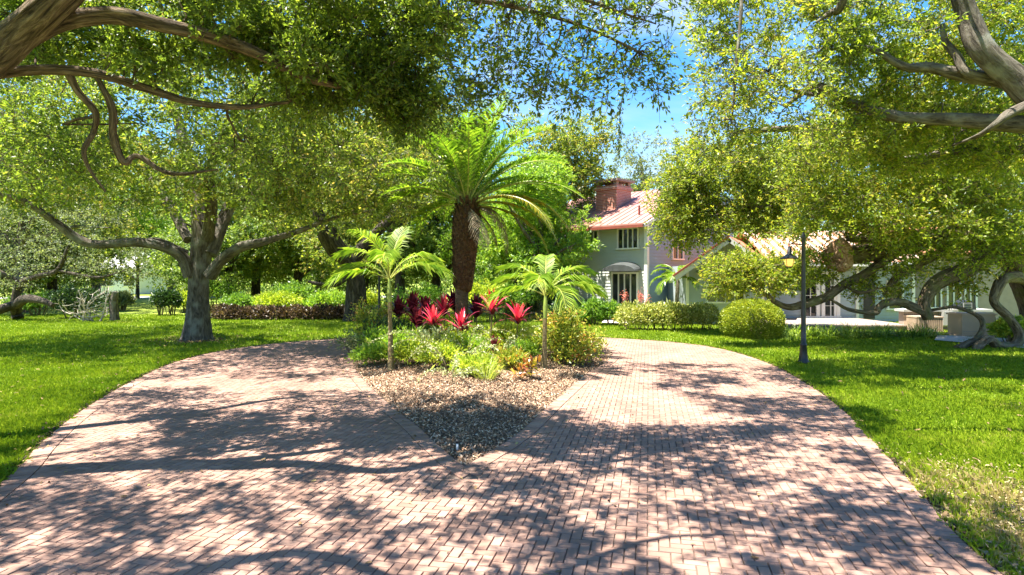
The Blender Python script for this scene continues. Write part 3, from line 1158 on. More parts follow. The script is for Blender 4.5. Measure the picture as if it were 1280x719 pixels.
for s in (-1, 1):
    p = Wo + np.array([apx, yf - 27 - .03, apz])
    q = Wo + np.array([apx + s * (apx + .72), yf - 27 - .03, apz - sl_ * (apx + .72)])
    dd = unit(q - p)
    nn = np.cross(dd, (0, 1, 0))
    nn = nn if nn[2] > 0 else -nn
    fs.box((p + q) / 2 - nn * .06, np.linalg.norm(q - p), .04, .2, dd, (0, 1, 0), nn)
    fs.box((p + q) / 2 - nn * .0 + np.array([0, .27, 0]), np.linalg.norm(q - p) - .05, .5, .02, dd, (0, 1, 0), nn)
fs.box(((xa + xb) / 2, ye - .03, ez2 - .1), xb - xa, .04, .17)
fs.build("fascia", M['white'], ro)
gt = MB()
p = Wo + np.array([apx, yf - 27 - .03, apz])
q = Wo + np.array([apx - (apx + .72), yf - 27 - .03, apz - sl_ * (apx + .72)])
dd = unit(q - p)
nn = np.cross(dd, (0, 1, 0))
nn = nn if nn[2] > 0 else -nn
gt.box((p + q) / 2 + nn * .085 - np.array([0, .02, 0]), np.linalg.norm(q - p) + .03, .06, .07, dd, (0, 1, 0), nn)
gt.build("drip_edge", M['fascia'], ro)
wx_ = lambda u, Y, ox: (u - 640) / F * Y - ox
Yw = 27.0
window(wi, Wo, Wd, Wn, wx_(882, Yw, Wo[0]), wx_(931, Yw, Wo[0]), .9, 1.75, 4, 1)
Y2 = W2[1]
for a, b in ((1001, 1023.5), (1026, 1049)):
    dd_ = window(wi, W2, Wd, Wn, wx_(a, Y2, W2[0]), wx_(b, Y2, W2[0]), .12, 2.3, 2, 4, "french_door", .15, bar=.03)
    hb = MB()
    xx = wx_(b - 3 if a < 1010 else a + 3, Y2, W2[0])
    hb.box(W2 + Wd * xx + Wn * .13 + Zu * 1.05, .03, .06, .14)
    hb.build("handle", M['black'], dd_)
dm = MB()
dm.box(W2 + Wd * wx_(1086, Y2, W2[0]) + Wn * .03 + Zu * 1.25, .5, .05, 2.2)
dm.build("side_door", M['dark_door'], wi)
window(wi, W2, Wd, Wn, wx_(1108, Y2, W2[0]), wx_(1128, Y2, W2[0]), .55, 1.9, 1, 1)

# ---- patio slab
pa = MB()
pa.box((13.05, 25.9, .02), 5.0, 4.0, .26, mat=1)
pa.box((13.05, 25.88, .165), 5.1, 4.1, .05, mat=0)
tag(pa.build("patio", [M['deck'], M['deck_edge']]), "low pink brown patio slab in front of the white french doors", "patio")

# ---- beige service building on the far right
sb = thing("service_building", "beige stucco annex with white framed windows at the right edge behind the sprawling oak", "building", (18.3, 29.2, 0), world=True)
So = np.array([18.3, 29.2, 0])
s = MB()
s.box(So + np.array([6.5, 2.5, 1.6]), 13.0, 5.0, 3.2)
s.build("wall", M['stucco'], sb)
s = MB()
slab(s, [(17.8, 28.7, 3.2), (32, 28.7, 3.2), (32, 31.7, 4.6), (17.8, 31.7, 4.6)], .1)
slab(s, [(17.8, 31.702, 4.6), (32, 31.702, 4.6), (32, 35, 3.2), (17.8, 35, 3.2)], .1)
s.build("roof", M['roof_terra'], sb)
for u0, u1 in ((1160, 1176), (1182, 1200), (1204, 1220)):
    window(sb, So, Wd, Wn, wx_(u0, 29.2, So[0]), wx_(u1, 29.2, So[0]), .55, 1.75, 2, 1)

# ---- garden kitchen wall, cabinet, condenser, meter box
kw = thing("garden_wall", "low beige wall with overhanging cap beyond the beige cabinet", "wall", (16.9, 24.2, 0), world=True)
s = MB()
s.box((16.9, 24.2, .36), 3.2, .35, .72)
s.build("wall", M['stucco'], kw)
s = MB()
s.box((16.9, 24.15, .76), 3.45, .6, .09)
s.build("cap", M['grey_box'], kw)
gc = thing("equipment_cabinet", "long beige metal equipment cabinet with recessed handle by the pale path", "cabinet", (16.1, 21.6, 0))
s = MB()
s.box((0, 0, .40), 1.15, .7, .68)
s.box((0, 0, .035), 1.22, .78, .07)
s.build("body", M['beige'], gc)
s = MB()
s.box((0, 0, .765), 1.22, .8, .05)
s.box((0, .0, .80), 1.1, .66, .03)
s.build("lid", M['beige'], gc)
s = MB()
s.box((.14, -.356, .30), .26, .014, .035)
s.build("handle", M['beige_dark'], gc)
s = MB()
s.box((0, -.354, .18), 1.1, .012, .02)
for i in range(9):
    s.box((.62 + .0, -.28 + i * .07, .42), .03, .03, .5)
s.build("louvre", M['beige_dark'], gc)
ac = thing("air_conditioner", "square slatted air conditioner unit beside the border grass", "air conditioner", (15.75, 23.6, 0))
s = MB()
s.box((0, 0, .27), .86, .86, .5)
s.build("body", M['beige_dark'], ac)
s = MB()
for i in range(13):
    s.box((-.42 + i * .07, -.445, .29), .04, .03, .48)
    s.box((-.445, -.42 + i * .07, .29), .03, .04, .48)
s.box((0, 0, .545), .94, .94, .05)
s.box((0, 0, .02), .94, .94, .04)
s.build("grille", M['beige'], ac)
mb_ = thing("meter_box", "grey metal meter box fixed on the low beige wall", "box", (16.85, 23.93, .12))
s = MB()
s.box((0, 0, .33), .42, .2, .6)
s.build("body", M['grey_box'], mb_)
s = MB()
s.box((0, -.11, .33), .36, .02, .52)
s.build("door", M['grey_box'], mb_)
# arched black vent hood behind the cabinet
vh = thing("barbecue_grill", "black hooded barbecue with pale panel behind the beige cabinet", "grill", (17.55, 23.9, .805))
s = MB()
th = np.linspace(0, math.pi, 13)
pr = [(math.cos(a) * .28 * (1 if math.sin(a) < .7 else 1), math.sin(a) * .36) for a in th]
k_ = len(pr)
s.add([(x, -.25, z) for x, z in pr] + [(x, .25, z) for x, z in pr], [[i, i + 1, k_ + i + 1, k_ + i] for i in range(k_ - 1)])
s.add([(x, -.25, z) for x, z in pr], [list(range(k_))[::-1]])
s.add([(x, .25, z) for x, z in pr], [list(range(k_))])
s.build("hood", M['black'], vh)
s = MB()
for z in (.08, .15, .22):
    s.box((-.06, -.258, z), .28, .015, .035)
s.box((-.06, -.256, .15), .34, .01, .22, mat=1)
s.build("panel", [M['black'], M['grey_box']], vh)

# ---- neighbour house far behind the lawn
nh = thing("neighbour_house", "white neighbouring house far across the lawn behind the trees", "house", (-44, 71, 0), world=True)
s = MB()
s.box((-45.4, 74, 1.5), 5, 6, 3.0)
s.build("wall", M['white'], nh)
s = MB()
slab(s, [(-48.4, 70.5, 3), (-42.4, 70.5, 3), (-42.4, 74, 4.6), (-48.4, 74, 4.6)], .12)
slab(s, [(-48.4, 74.002, 4.6), (-42.4, 74.002, 4.6), (-42.4, 77.5, 3), (-48.4, 77.5, 3)], .12)
s.build("roof", M['grey_box'], nh)
for x in (2.6, 5.2):
    window(nh, np.array([-50, 71, 0.]), Wd, Wn, x, x + 1.4, .9, 2.2, 2, 1)


# ---- lamp posts
def lamp_glass():
    m, N, K = mat("amber_lamp_glass")
    b = N.new("ShaderNodeBsdfPrincipled")
    b.inputs['Base Color'].default_value = (.75, .5, .12, 1)
    b.inputs['Roughness'].default_value = .15
    b.inputs['Emission Color'].default_value = (1, .62, .12, 1)
    b.inputs['Emission Strength'].default_value = .28
    o = N.new("ShaderNodeOutputMaterial")
    K(b.outputs[0], o.inputs[0])
    return m


M['lamp_glass'] = lamp_glass()


def lathe(mb, c, prof, seg=16, mat_=0):
    c = np.asarray(c, float)
    th = np.linspace(0, 2 * math.pi, seg, endpoint=False)
    v = np.array([[c[0] + r * math.cos(a), c[1] + r * math.sin(a), c[2] + z] for r, z in prof for a in th])
    i = np.arange(len(prof) - 1)[:, None] * seg
    j = np.arange(seg)[None]
    jn = (j + 1) % seg
    mb.add(v, np.stack([i + j, i + jn, i + seg + jn, i + seg + j], -1).reshape(-1, 4), mat_)


def lantern(parent, c, s=1.0):
    a = MB()
    lathe(a, c, [(.0, .30 * s), (.045 * s, .29 * s), (.05 * s, .12 * s), (.09 * s, .08 * s), (.20 * s, .02 * s), (.215 * s, -.01 * s), (.10 * s, -.01 * s), (.0, -.01 * s)])
    for k_ in range(4):
        t = k_ * math.pi / 2 + .5
        a.tube([(c[0] + math.cos(t) * .12 * s, c[1] + math.sin(t) * .12 * s, c[2]), (c[0] + math.cos(t) * .085 * s, c[1] + math.sin(t) * .085 * s, c[2] - .21 * s)], [.008 * s] * 2, 5, sub=1)
    lathe(a, c, [(.0, -.225 * s), (.075 * s, -.215 * s), (.09 * s, -.2 * s), (.075 * s, -.19 * s), (0, -.19 * s)])
    h = a.build("lantern", M['black'], parent, True)
    g = MB()
    lathe(g, c, [(.0, -.19 * s), (.07 * s, -.185 * s), (.105 * s, -.1 * s), (.11 * s, -.04 * s), (.09 * s, -.011 * s)])
    g.build("lamp_glass", M['lamp_glass'], h, True)


lp = thing("lamp_post", "tall black lamp post with hanging amber lantern standing on the right lawn", "lamp post", (7.05, 14.9, 0), "lamp posts")
s = MB()
lathe(s, (0, 0, -.02), [(.0, 0), (.135, 0), (.135, .05), (.11, .09), (.10, .14), (.075, .42), (.085, .44), (.085, .47), (.062, .5), (.055, 1.0), (.048, 2.2), (.042, 3.02), (.055, 3.05), (.045, 3.1), (.02, 3.16), (0, 3.2)])
s.build("post", M['black'], lp, True)
s = MB()
s.tube([(0, 0, 2.86), (-.2, 0, 2.87), (-.36, 0, 2.87)], [.016, .016, .014], 8)
s.tube([(0, 0, 3.06), (-.1, 0, 3.0), (-.2, 0, 2.93), (-.3, 0, 2.88)], [.012] * 4, 8)
s.tube([(-.36, 0, 2.87), (-.34, 0, 2.80), (-.34, 0, 2.72)], [.012] * 3, 6)
s.build("bracket", M['black'], lp, True)
lantern(lp, (-.34, 0, 2.52))
lp2 = thing("lamp_post", "slim black lamp post half hidden behind the young palm on the drive's left", "lamp post", (*gp(474, 402)[:2], 0), "lamp posts")
s = MB()
lathe(s, (0, 0, -.02), [(.0, 0), (.15, 0), (.15, .05), (.1, .14), (.075, .42), (.06, .5), (.05, 2.6), (.06, 2.65), (0, 2.68)])
s.build("post", M['black'], lp2, True)
lantern(lp2, (0, 0, 2.92), 1.25)

# ---- small white irrigation riser in the mulch
ir = thing("sprinkler", "short white pipe sprinkler with black cap in the shaded mulch at the bed's point", "sprinkler", (*gp(571.5, 563)[:2], 0))
s = MB()
lathe(s, (0, 0, 0), [(.0, 0), (.014, 0), (.014, .085), (0, .085)], 10)
s.build("pipe", M['white'], ir, True)
s = MB()
lathe(s, (0, 0, .084), [(.0, 0), (.019, 0), (.021, .03), (.012, .045), (0, .045)], 10)
s.build("cap", M['black'], ir, True)
# ================================================================== trees
def rand_dirs(n):
    return unit(rng.normal(0, 1, (n, 3)))


def leaves(mb, base, axis, length, width, nbias=.8, fold=.18, m=0):
    """leaf blades: base points, growth axes, lengths, widths"""
    n = len(base)
    up = rand_dirs(n) + np.array([0, 0, nbias])
    s = unit(np.cross(axis, up))
    nn = np.cross(s, axis)
    l, w = length[:, None], width[:, None]
    v = np.stack([base, base + axis * l * .45 + s * w / 2 + nn * w * fold, base + axis * l, base + axis * l * .5 - s * w / 2 + nn * w * fold], 1)
    mb.add(v.reshape(-1, 3), np.arange(n * 4).reshape(n, 4), m)


def sprays(mb, C, n_twig, n_leaf, spread, lsize, flat=.6, ratio=.42, droop=.15, m=0):
    """leafy twigs radiating from each clump centre C"""
    nC = len(C)
    d = rng.normal(0, 1, (nC, n_twig, 3))
    d[..., 2] *= flat
    d = unit(d)
    d[..., 2] -= droop * rng.random((nC, n_twig))
    Ls = spread * rng.uniform(.5, 1.25, (nC, n_twig, 1))
    t = 1.0 - .85 * rng.random((nC, n_twig, n_leaf, 1)) ** 1.7
    p = C[:, None, None] + d[:, :, None] * t * Ls[:, :, None] + rng.normal(0, .05 * spread + .012, (nC, n_twig, n_leaf, 3))
    a = unit(d[:, :, None] * .8 + rng.normal(0, .52, (nC, n_twig, n_leaf, 3)))
    p, a = p.reshape(-1, 3), a.reshape(-1, 3)
    l = lsize * rng.uniform(.65, 1.3, len(p))
    leaves(mb, p, a, l, l * ratio * rng.uniform(.8, 1.2, len(p)), m=m)
    return d, Ls


def twigs(mb, C, d, Ls, r=.004, every=1):
    """thin stems along the leafy twigs, three-sided"""
    nC, nt_ = d.shape[:2]
    P0 = np.repeat(C[:, None], nt_, 1).reshape(-1, 3)[::every]
    D = d.reshape(-1, 3)[::every]
    l_ = Ls.reshape(-1, 1)[::every]
    a = unit(np.cross(D, np.array([.3, .5, .8])))
    b = np.cross(D, a)
    vs = []
    for k_ in range(3):
        o = a * math.cos(k_ * 2.094) * r + b * math.sin(k_ * 2.094) * r
        vs.append(P0 + o)
    for k_ in range(3):
        o = a * math.cos(k_ * 2.094) * r * .4 + b * math.sin(k_ * 2.094) * r * .4
        vs.append(P0 + D * l_ * .95 + o)
    v = np.stack(vs, 1)
    i6 = np.arange(len(P0))[:, None] * 6
    f = np.concatenate([i6 + np.array([[0, 1, 4, 3]]), i6 + np.array([[1, 2, 5, 4]]), i6 + np.array([[2, 0, 3, 5]])])
    bark = np.zeros_like(v)
    bark[..., 2] = np.arange(6) * .1
    mb.add(v.reshape(-1, 3), f, 0, bark.reshape(-1, 3))


def grow(mb, skel, rad, C, rmax=.09, wob=.13, keep=1.0, k=.011):
    """branches from the skeleton to every clump centre, later ones forking from earlier ones"""
    skel, rad = list(skel), list(rad)
    base = np.array(skel)
    d0 = np.min(np.linalg.norm(C[:, None] - base[None], axis=2), axis=1)
    S_ = np.zeros((len(skel) + len(C) * 5, 3))
    R_ = np.zeros(len(S_))
    ns = len(skel)
    S_[:ns], R_[:ns] = skel, rad
    for i in np.argsort(d0):
        c = C[i]
        dd = np.linalg.norm(S_[:ns] - c, axis=1)
        j = int(np.argmin(dd + .25 * (R_[:ns] < .012)))
        p, L_ = S_[j], dd[j]
        if L_ < .05:
            continue
        r0 = min(R_[j] * .75, rmax, .006 + k * L_ * 1.3)
        t = np.linspace(0, 1, 5)[:, None]
        q = p + (c - p) * t
        wv = rng.normal(0, wob * L_, (5, 3)) * np.sin(t * math.pi)
        wv[:, 2] += np.sin(t[:, 0] * math.pi) * L_ * .10
        q = q + wv
        r_ = np.linspace(r0, max(.004, r0 * .4), 5)
        if rng.random() < keep:
            mb.tube(q, r_, 6 if r0 > .03 else 4, sub=2 if L_ > .6 else 1, cap=False)
        S_[ns:ns + 4] = q[1:]
        R_[ns:ns + 4] = r_[1:]
        ns += 4


def skeleton(limbs):
    P, R = [], []
    for p, r in limbs:
        q = spline(np.asarray(p, float), 4)
        P.append(q)
        R.append(np.interp(np.linspace(0, len(r) - 1, len(q)), np.arange(len(r)), r))
    return np.concatenate(P), np.concatenate(R)


def pxbox(u0, u1, v0, v1, y0, y1, n):
    u, v, y = rng.uniform(u0, u1, n), rng.uniform(v0, v1, n), rng.uniform(y0, y1, n)
    return np.stack([(u - 640) / F * y, y, HC - (v - V0) / F * y], 1)


def box(x0, x1, y0, y1, z0, z1, n):
    return np.stack([rng.uniform(x0, x1, n), rng.uniform(y0, y1, n), rng.uniform(z0, z1, n)], 1)


def ell(c, r, n, inner=.45, low=-1.0):
    d = rand_dirs(n * 3)
    d = d[d[:, 2] > low][:n]
    return np.asarray(c) + d * np.asarray(r) * rng.uniform(inner ** 3, 1, (len(d), 1)) ** (1 / 3)


def clumpy(C, cell=1.1, keep=.68):
    """thin the clumps in random cells so that light and sky show through in patches"""
    key = np.floor(C / cell + .5).astype(int)
    h = np.sin(key[:, 0] * 12.9898 + key[:, 1] * 78.233 + key[:, 2] * 37.719) * 43758.5453
    h = h - np.floor(h)
    return C[(h < keep) | (rng.random(len(C)) < .25)]


def tree(name, label, base, limbs, groups, bark, leaf, group=None, rough=.05, rmax=.09, seg=12, twig=True, keep=1.0, cat="tree"):
    """limbs: [(points, radii)], the first is the trunk; groups: [(clump centres, twigs, leaves, spread, leaf size, flat, droop)]"""
    o = thing(name, label, cat, base, group, world=True)
    t = MB()
    for p, r in limbs:
        t.tube(p, r, seg, sub=6, rough=rough)
    P, R = skeleton(limbs)
    b = t                                                # boughs and twigs grow on in the trunk's own mesh
    allC = np.concatenate([g[0] for g in groups])
    grow(b, P, R, allC, rmax=rmax, keep=keep)
    c = MB()
    for g in groups:
        d, Ls = sprays(c, g[0], g[1], g[2], g[3], g[4], g[5], droop=g[6])
        if twig:
            twigs(b, g[0], d, Ls, .0035 if g[4] < .08 else .006)
    b.build("trunk", bark, o, True)
    c.build("crown", leaf, o)
    return o


# ---- great oak whose trunk stands left of the frame; its limbs reach over the drive
limbs = [
    ([(-8.6, 5.1, -.2), (-8.4, 5.2, .5), (-8.0, 5.4, 2.2), (-7.2, 5.8, 3.5), at(-110, 118, 6.2), at(-20, 78, 6.3), at(25, 42, 6.3), at(70, 2, 6.2), at(130, -60, 6.2), at(230, -150, 5.9),
      at(360, -190, 6.6), at(500, -215, 6.1), at(640, -190, 6.9)], [.85, .6, .44, .30, .22, .18, .17, .16, .13, .095, .07, .05, .025]),
    ([at(25, 50, 6.35), at(70, 28, 6.4), at(110, 21, 6.5), at(150, 20, 6.6), at(210, 33, 6.8), at(262, 46, 7.0), at(320, 66, 7.2), at(385, 98, 7.5), at(450, 112, 7.8)], [.11, .1, .095, .088, .08, .075, .065, .05, .025]),
    ([at(-120, 126, 6.2), at(-60, 106, 6.3), at(0, 92, 6.5), at(60, 87, 6.7), at(120, 92, 6.9), at(180, 110, 7.2), at(240, 128, 7.4), at(300, 134, 7.6), at(360, 128, 7.9)], [.12, .08, .055, .052, .052, .05, .042, .034, .018]),
    ([at(86, 92, 6.8), at(98, 115, 6.9), at(119, 140, 7.0), at(117, 165, 7.1), at(105, 188, 7.1), at(112, 212, 7.2), at(132, 240, 7.3)], [.042, .04, .036, .032, .026, .02, .012]),
    ([at(120, 95, 6.9), at(140, 135, 7.0), at(142, 172, 7.1), at(155, 203, 7.2), at(172, 195, 7.3), at(213, 217, 7.4), at(272, 212, 7.5)], [.025, .042, .045, .04, .03, .025, .01]),
    ([at(360, -190, 6.6), at(470, -90, 6.9), at(560, -12, 7.2), at(640, 8, 7.3), at(720, 30, 7.5), at(785, 58, 7.6), at(830, 84, 7.7)], [.07, .05, .035, .026, .02, .014, .008]),
    ([at(500, -215, 6.1), at(600, -90, 7.0), at(690, -20, 7.2), at(760, 10, 7.3), at(820, 30, 7.5)], [.05, .035, .025, .018, .008]),
    ([(-7.6, 5.7, 3.0), (-6.2, 4.3, 5.0), (-5.0, 3.2, 5.9), (-3.6, 3.9, 6.1), (-2.4, 3.2, 6.7), (-.9, 4.1, 6.8), (.8, 3.9, 7.0)], [.25, .15, .10, .075, .05, .03, .015]),
    ([(-8.0, 5.4, 2.2), (-8.6, 3.5, 4.5), (-8.0, 1.8, 6.2), (-6, .6, 7)], [.3, .22, .14, .06]),
    ([(-7.8, 5.5, 2.6), (-8.4, 7.2, 5.0), (-7.2, 8.4, 6.6), (-6.0, 9.8, 7.2), (-4.6, 9.5, 8)], [.3, .18, .1, .06, .02]),
    ([at(385, 0, 7.6), at(420, 5, 7.8), at(445, 30, 7.9), at(480, 55, 8), at(520, 85, 8.2)], [.03, .035, .03, .02, .012]),
]
near_top = clumpy(pxbox(-10, 560, -70, 85, 6.9, 8.8, 440), .7, .8)
dark_mass = np.concatenate([ell(at(435, 88, 8.0), (.95, .6, .62), 95, .2), ell(at(505, 128, 8.2), (.5, .5, .38), 32, .2), ell(at(345, 48, 7.8), (.7, .5, .35), 34, .2), ell(at(500, 40, 8.0), (.5, .5, .3), 16, .2)])
fringe = pxbox(60, 560, 95, 262, 8.2, 10.5, 340)
fu = fringe[:, 0] / fringe[:, 1] * F + 640
fv = V0 - (fringe[:, 2] - HC) / fringe[:, 1] * F
fringe = clumpy(fringe[fv < 215 + 38 * np.sin(fu * .021 + 1) + 22 * np.sin(fu * .063)], .8, .66)
left_side = clumpy(pxbox(-10, 120, 95, 240, 8.5, 11, 120), .8, .7)
tw1 = np.concatenate([pxbox(545, 850, -25, 50, 7.0, 8.0, 100), pxbox(560, 735, 45, 128, 7.0, 8.0, 62), pxbox(720, 842, 50, 125, 7.3, 8.0, 34), pxbox(560, 640, 60, 160, 7.6, 8.4, 10)])
shade = np.concatenate([clumpy(box(-7.6, -.6, 2.4, 5.6, 6.2, 7.8, 190), .5, .6), clumpy(box(-8.6, -1.2, 1.5, 7.2, 5.6, 7.6, 380), .6, .6), clumpy(box(-2.4, 1.6, 3.0, 5.6, 6.2, 7.6, 90), .55, .62), clumpy(box(-2.2, .2, 5.4, 7.0, 6.0, 7.6, 66), .5, .66),  # unseen clumps above the frame, put there to shade the drive
                        clumpy(box(-9.5, -4.5, 6.0, 10.5, 6.8, 8.8, 90), 1.3, .5), clumpy(box(-4.6, -1.4, 7.2, 9.2, 7.2, 8.6, 34), .6, .65)])
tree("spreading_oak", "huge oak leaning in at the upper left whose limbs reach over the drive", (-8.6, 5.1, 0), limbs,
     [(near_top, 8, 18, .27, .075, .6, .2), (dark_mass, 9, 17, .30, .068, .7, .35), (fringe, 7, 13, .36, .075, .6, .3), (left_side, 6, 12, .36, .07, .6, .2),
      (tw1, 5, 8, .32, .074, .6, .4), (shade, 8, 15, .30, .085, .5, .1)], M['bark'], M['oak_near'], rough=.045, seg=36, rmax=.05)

# ---- lawn oak on the left
T = (-10.3, 20.2)
limbs = [
    ([(-10.35, 20.2, -.25), (-10.35, 20.2, .12), (-10.33, 20.2, .6), (-10.3, 20.2, 1.4), (-10.25, 20.2, 2.3), at(252, 305, 20.2), at(250, 278, 20.2), at(243, 230, 20.4), at(225, 160, 20.6), at(205, 80, 21), at(200, 20, 21)],
     [.62, .48, .385, .335, .315, .32, .26, .22, .17, .11, .04]),
    ([at(238, 345, 20.0), at(228, 322, 19.8), at(205, 309, 19.5), at(170, 303, 19.2), at(122, 306, 19), at(95, 297, 18.8), at(62, 272, 18.5), at(30, 252, 18.2), at(0, 243, 18), at(-40, 230, 18)],
     [.2, .18, .155, .14, .135, .13, .11, .09, .07, .04]),
    ([at(262, 345, 20.0), at(277, 325, 19.8), at(300, 309, 19.5), at(330, 302, 19.2), at(370, 290, 19), at(420, 272, 18.6), at(470, 262, 18.4)], [.2, .18, .15, .12, .08, .05, .02]),
    ([at(262, 318, 20.2), at(275, 285, 20.6), at(290, 250, 21), at(312, 190, 21.5), at(350, 120, 22), at(380, 60, 22)], [.24, .22, .18, .13, .08, .03]),
    ([at(258, 300, 20.2), at(264, 262, 19.6), at(262, 215, 18.8), at(285, 160, 17.8), at(320, 110, 16.8), at(370, 70, 16)], [.22, .18, .15, .11, .07, .04]),
    ([at(235, 300, 20.4), at(205, 245, 21.5), at(160, 195, 22.5), at(100, 150, 23.5), at(40, 110, 24)], [.15, .15, .11, .07, .03]),
    ([at(170, 303, 19.2), at(198, 300, 19.6), at(235, 316, 20)], [.05, .06, .07]),
]
Cc = np.concatenate([ell((-10.5, 20.5, 8.2), (9.6, 7.6, 4.3), 1150, .5, -.75), ell((-5.2, 18.0, 5.4), (3.6, 3.4, 1.7), 230, .2), ell((-14.5, 18.5, 5.6), (4.0, 3.6, 1.5), 170, .2),
                     ell((-9.0, 18.0, 5.0), (4.5, 3, 1.1), 140, .1)])
Cc = Cc[Cc[:, 2] > 3.7 + .35 * np.sin(Cc[:, 0] * 1.9) + .3 * np.sin(Cc[:, 0] * .8 + Cc[:, 1] * 1.3)]
Cc = clumpy(Cc, 1.5, .8)
hi = Cc[:, 2] > 7.2
Cc = np.concatenate([Cc[~hi], clumpy(Cc[hi], 2.6, .5), clumpy(box(-10.5, -5.5, 11.5, 18, 6.5, 9, 150), 1.2, .6)])  # the box adds hidden upper clumps that shade the left lane
tree("lawn_oak", "thick grey trunked oak with long low left limb standing on the left lawn", (-10.35, 20.2, 0), limbs, [(Cc, 8, 14, .75, .13, .55, .2)], M['bark_grey'], M['oak_mid'], rough=.05, seg=26, rmax=.1)

# ---- high oak reaching in from the right
limbs = [
    ([(12.8, 10.2, -.2), (12.7, 10.2, .5), (12.3, 10.4, 2.6), at(1420, 205, 10.8), at(1330, 150, 11), at(1268, 98, 11.2), at(1228, 62, 11.3), at(1212, 25, 11.4), at(1195, -20, 11.4), at(1150, -100, 11.5), at(1050, -170, 11.6), at(940, -190, 11.8)],
     [.9, .62, .5, .38, .28, .22, .2, .18, .155, .12, .08, .04]),
    ([at(1330, 140, 11), at(1290, 112, 11.3), at(1250, 101, 11.6), at(1215, 96, 11.7), at(1190, 90, 11.8), at(1160, 84, 12), at(1130, 83, 12), at(1085, 60, 12.2), at(1040, 62, 12.4)], [.15, .145, .13, .12, .115, .10, .075, .05, .02]),
    ([at(1260, 100, 11.4), at(1210, 92, 11.6), at(1196, 70, 11.7), at(1182, 52, 11.8), at(1178, 30, 11.8)], [.08, .09, .075, .06, .04]),
    ([at(1330, 160, 11), at(1200, 150, 12), at(1120, 146, 12.4), at(1062, 128, 12.6), at(1040, 118, 12.7), at(1022, 107, 12.8), at(1000, 118, 12.9), at(982, 134, 13)], [.18, .13, .11, .1, .09, .075, .06, .03]),
    ([at(1040, 118, 12.7), at(1015, 118, 12.6), at(985, 110, 12.6), at(960, 90, 12.5)], [.05, .045, .035, .02]),
    ([at(1300, 125, 11), at(1262, 142, 11), at(1245, 155, 11), at(1222, 170, 11.4), at(1190, 182, 12.4)], [.1, .08, .06, .04, .015]),
    ([at(1050, -170, 11.6), at(1060, -60, 11.6), at(1052, 5, 11.8), at(1038, 16, 12), at(1020, 28, 12)], [.09, .085, .08, .06, .02]),
    ([at(940, -190, 11.8), at(930, -60, 11.6), at(926, 20, 11.5), at(920, 90, 11.5), at(915, 150, 11.6)], [.05, .04, .035, .028, .012]),
    ([(12.3, 10.4, 2.6), (10.8, 8.6, 5.2), (8.2, 7.4, 7.0), (6.6, 7.7, 7.3), (5.0, 7.1, 8), (3.8, 7.5, 7.9), (2.4, 7.3, 8.2)], [.4, .28, .17, .12, .08, .05, .02]),
    ([(12.3, 10.4, 2.6), (11.0, 6.4, 5), (9, 4.8, 6.6), (6.5, 4.5, 7.6)], [.32, .22, .14, .06]),
    ([at(1330, 160, 11), at(1290, 190, 13), at(1200, 190, 15), at(1120, 200, 16)], [.25, .18, .12, .05]),
]
g1 = clumpy(pxbox(868, 1285, -50, 70, 11.8, 14.5, 330), .9, .78)
g2 = clumpy(pxbox(872, 1065, 60, 205, 11.0, 14, 210), .9, .7)
g3 = clumpy(pxbox(1050, 1290, 60, 215, 12.2, 15.5, 360), .9, .8)
g4 = clumpy(np.concatenate([box(.6, 2.9, 7.2, 10.0, 7.6, 8.6, 75), box(-.2, 2.5, 8.0, 13.6, 8.8, 9.8, 130), clumpy(box(4.8, 12, 3.5, 10.5, 6.6, 8.4, 150), 1.7, .33), box(-.6, 2.0, 5.6, 7.2, 6.6, 7.6, 40), box(-.2, 2.3, 3.4, 5.0, 6.4, 7.4, 36)]), .9, .62)  # clumps above the view, added to shade the right lane and lawn edge
g5 = clumpy(box(5.2, 13, 10.0, 17, 6.2, 9.0, 150), 1.9, .33)  # extra crown clumps laid out to shade the right lawn
tree("high_oak", "tall yellow green oak with grey limbs hanging in from the upper right", (12.8, 10.2, 0), limbs,
     [(g1, 8, 15, .36, .09, .6, .25), (g2, 6, 12, .42, .085, .6, .35), (g3, 8, 15, .37, .095, .6, .25), (g4, 8, 15, .36, .095, .5, .1), (g5, 7, 14, .5, .11, .55, .1)], M['bark_grey'], M['oak_gold'], rough=.05, seg=24, rmax=.06)

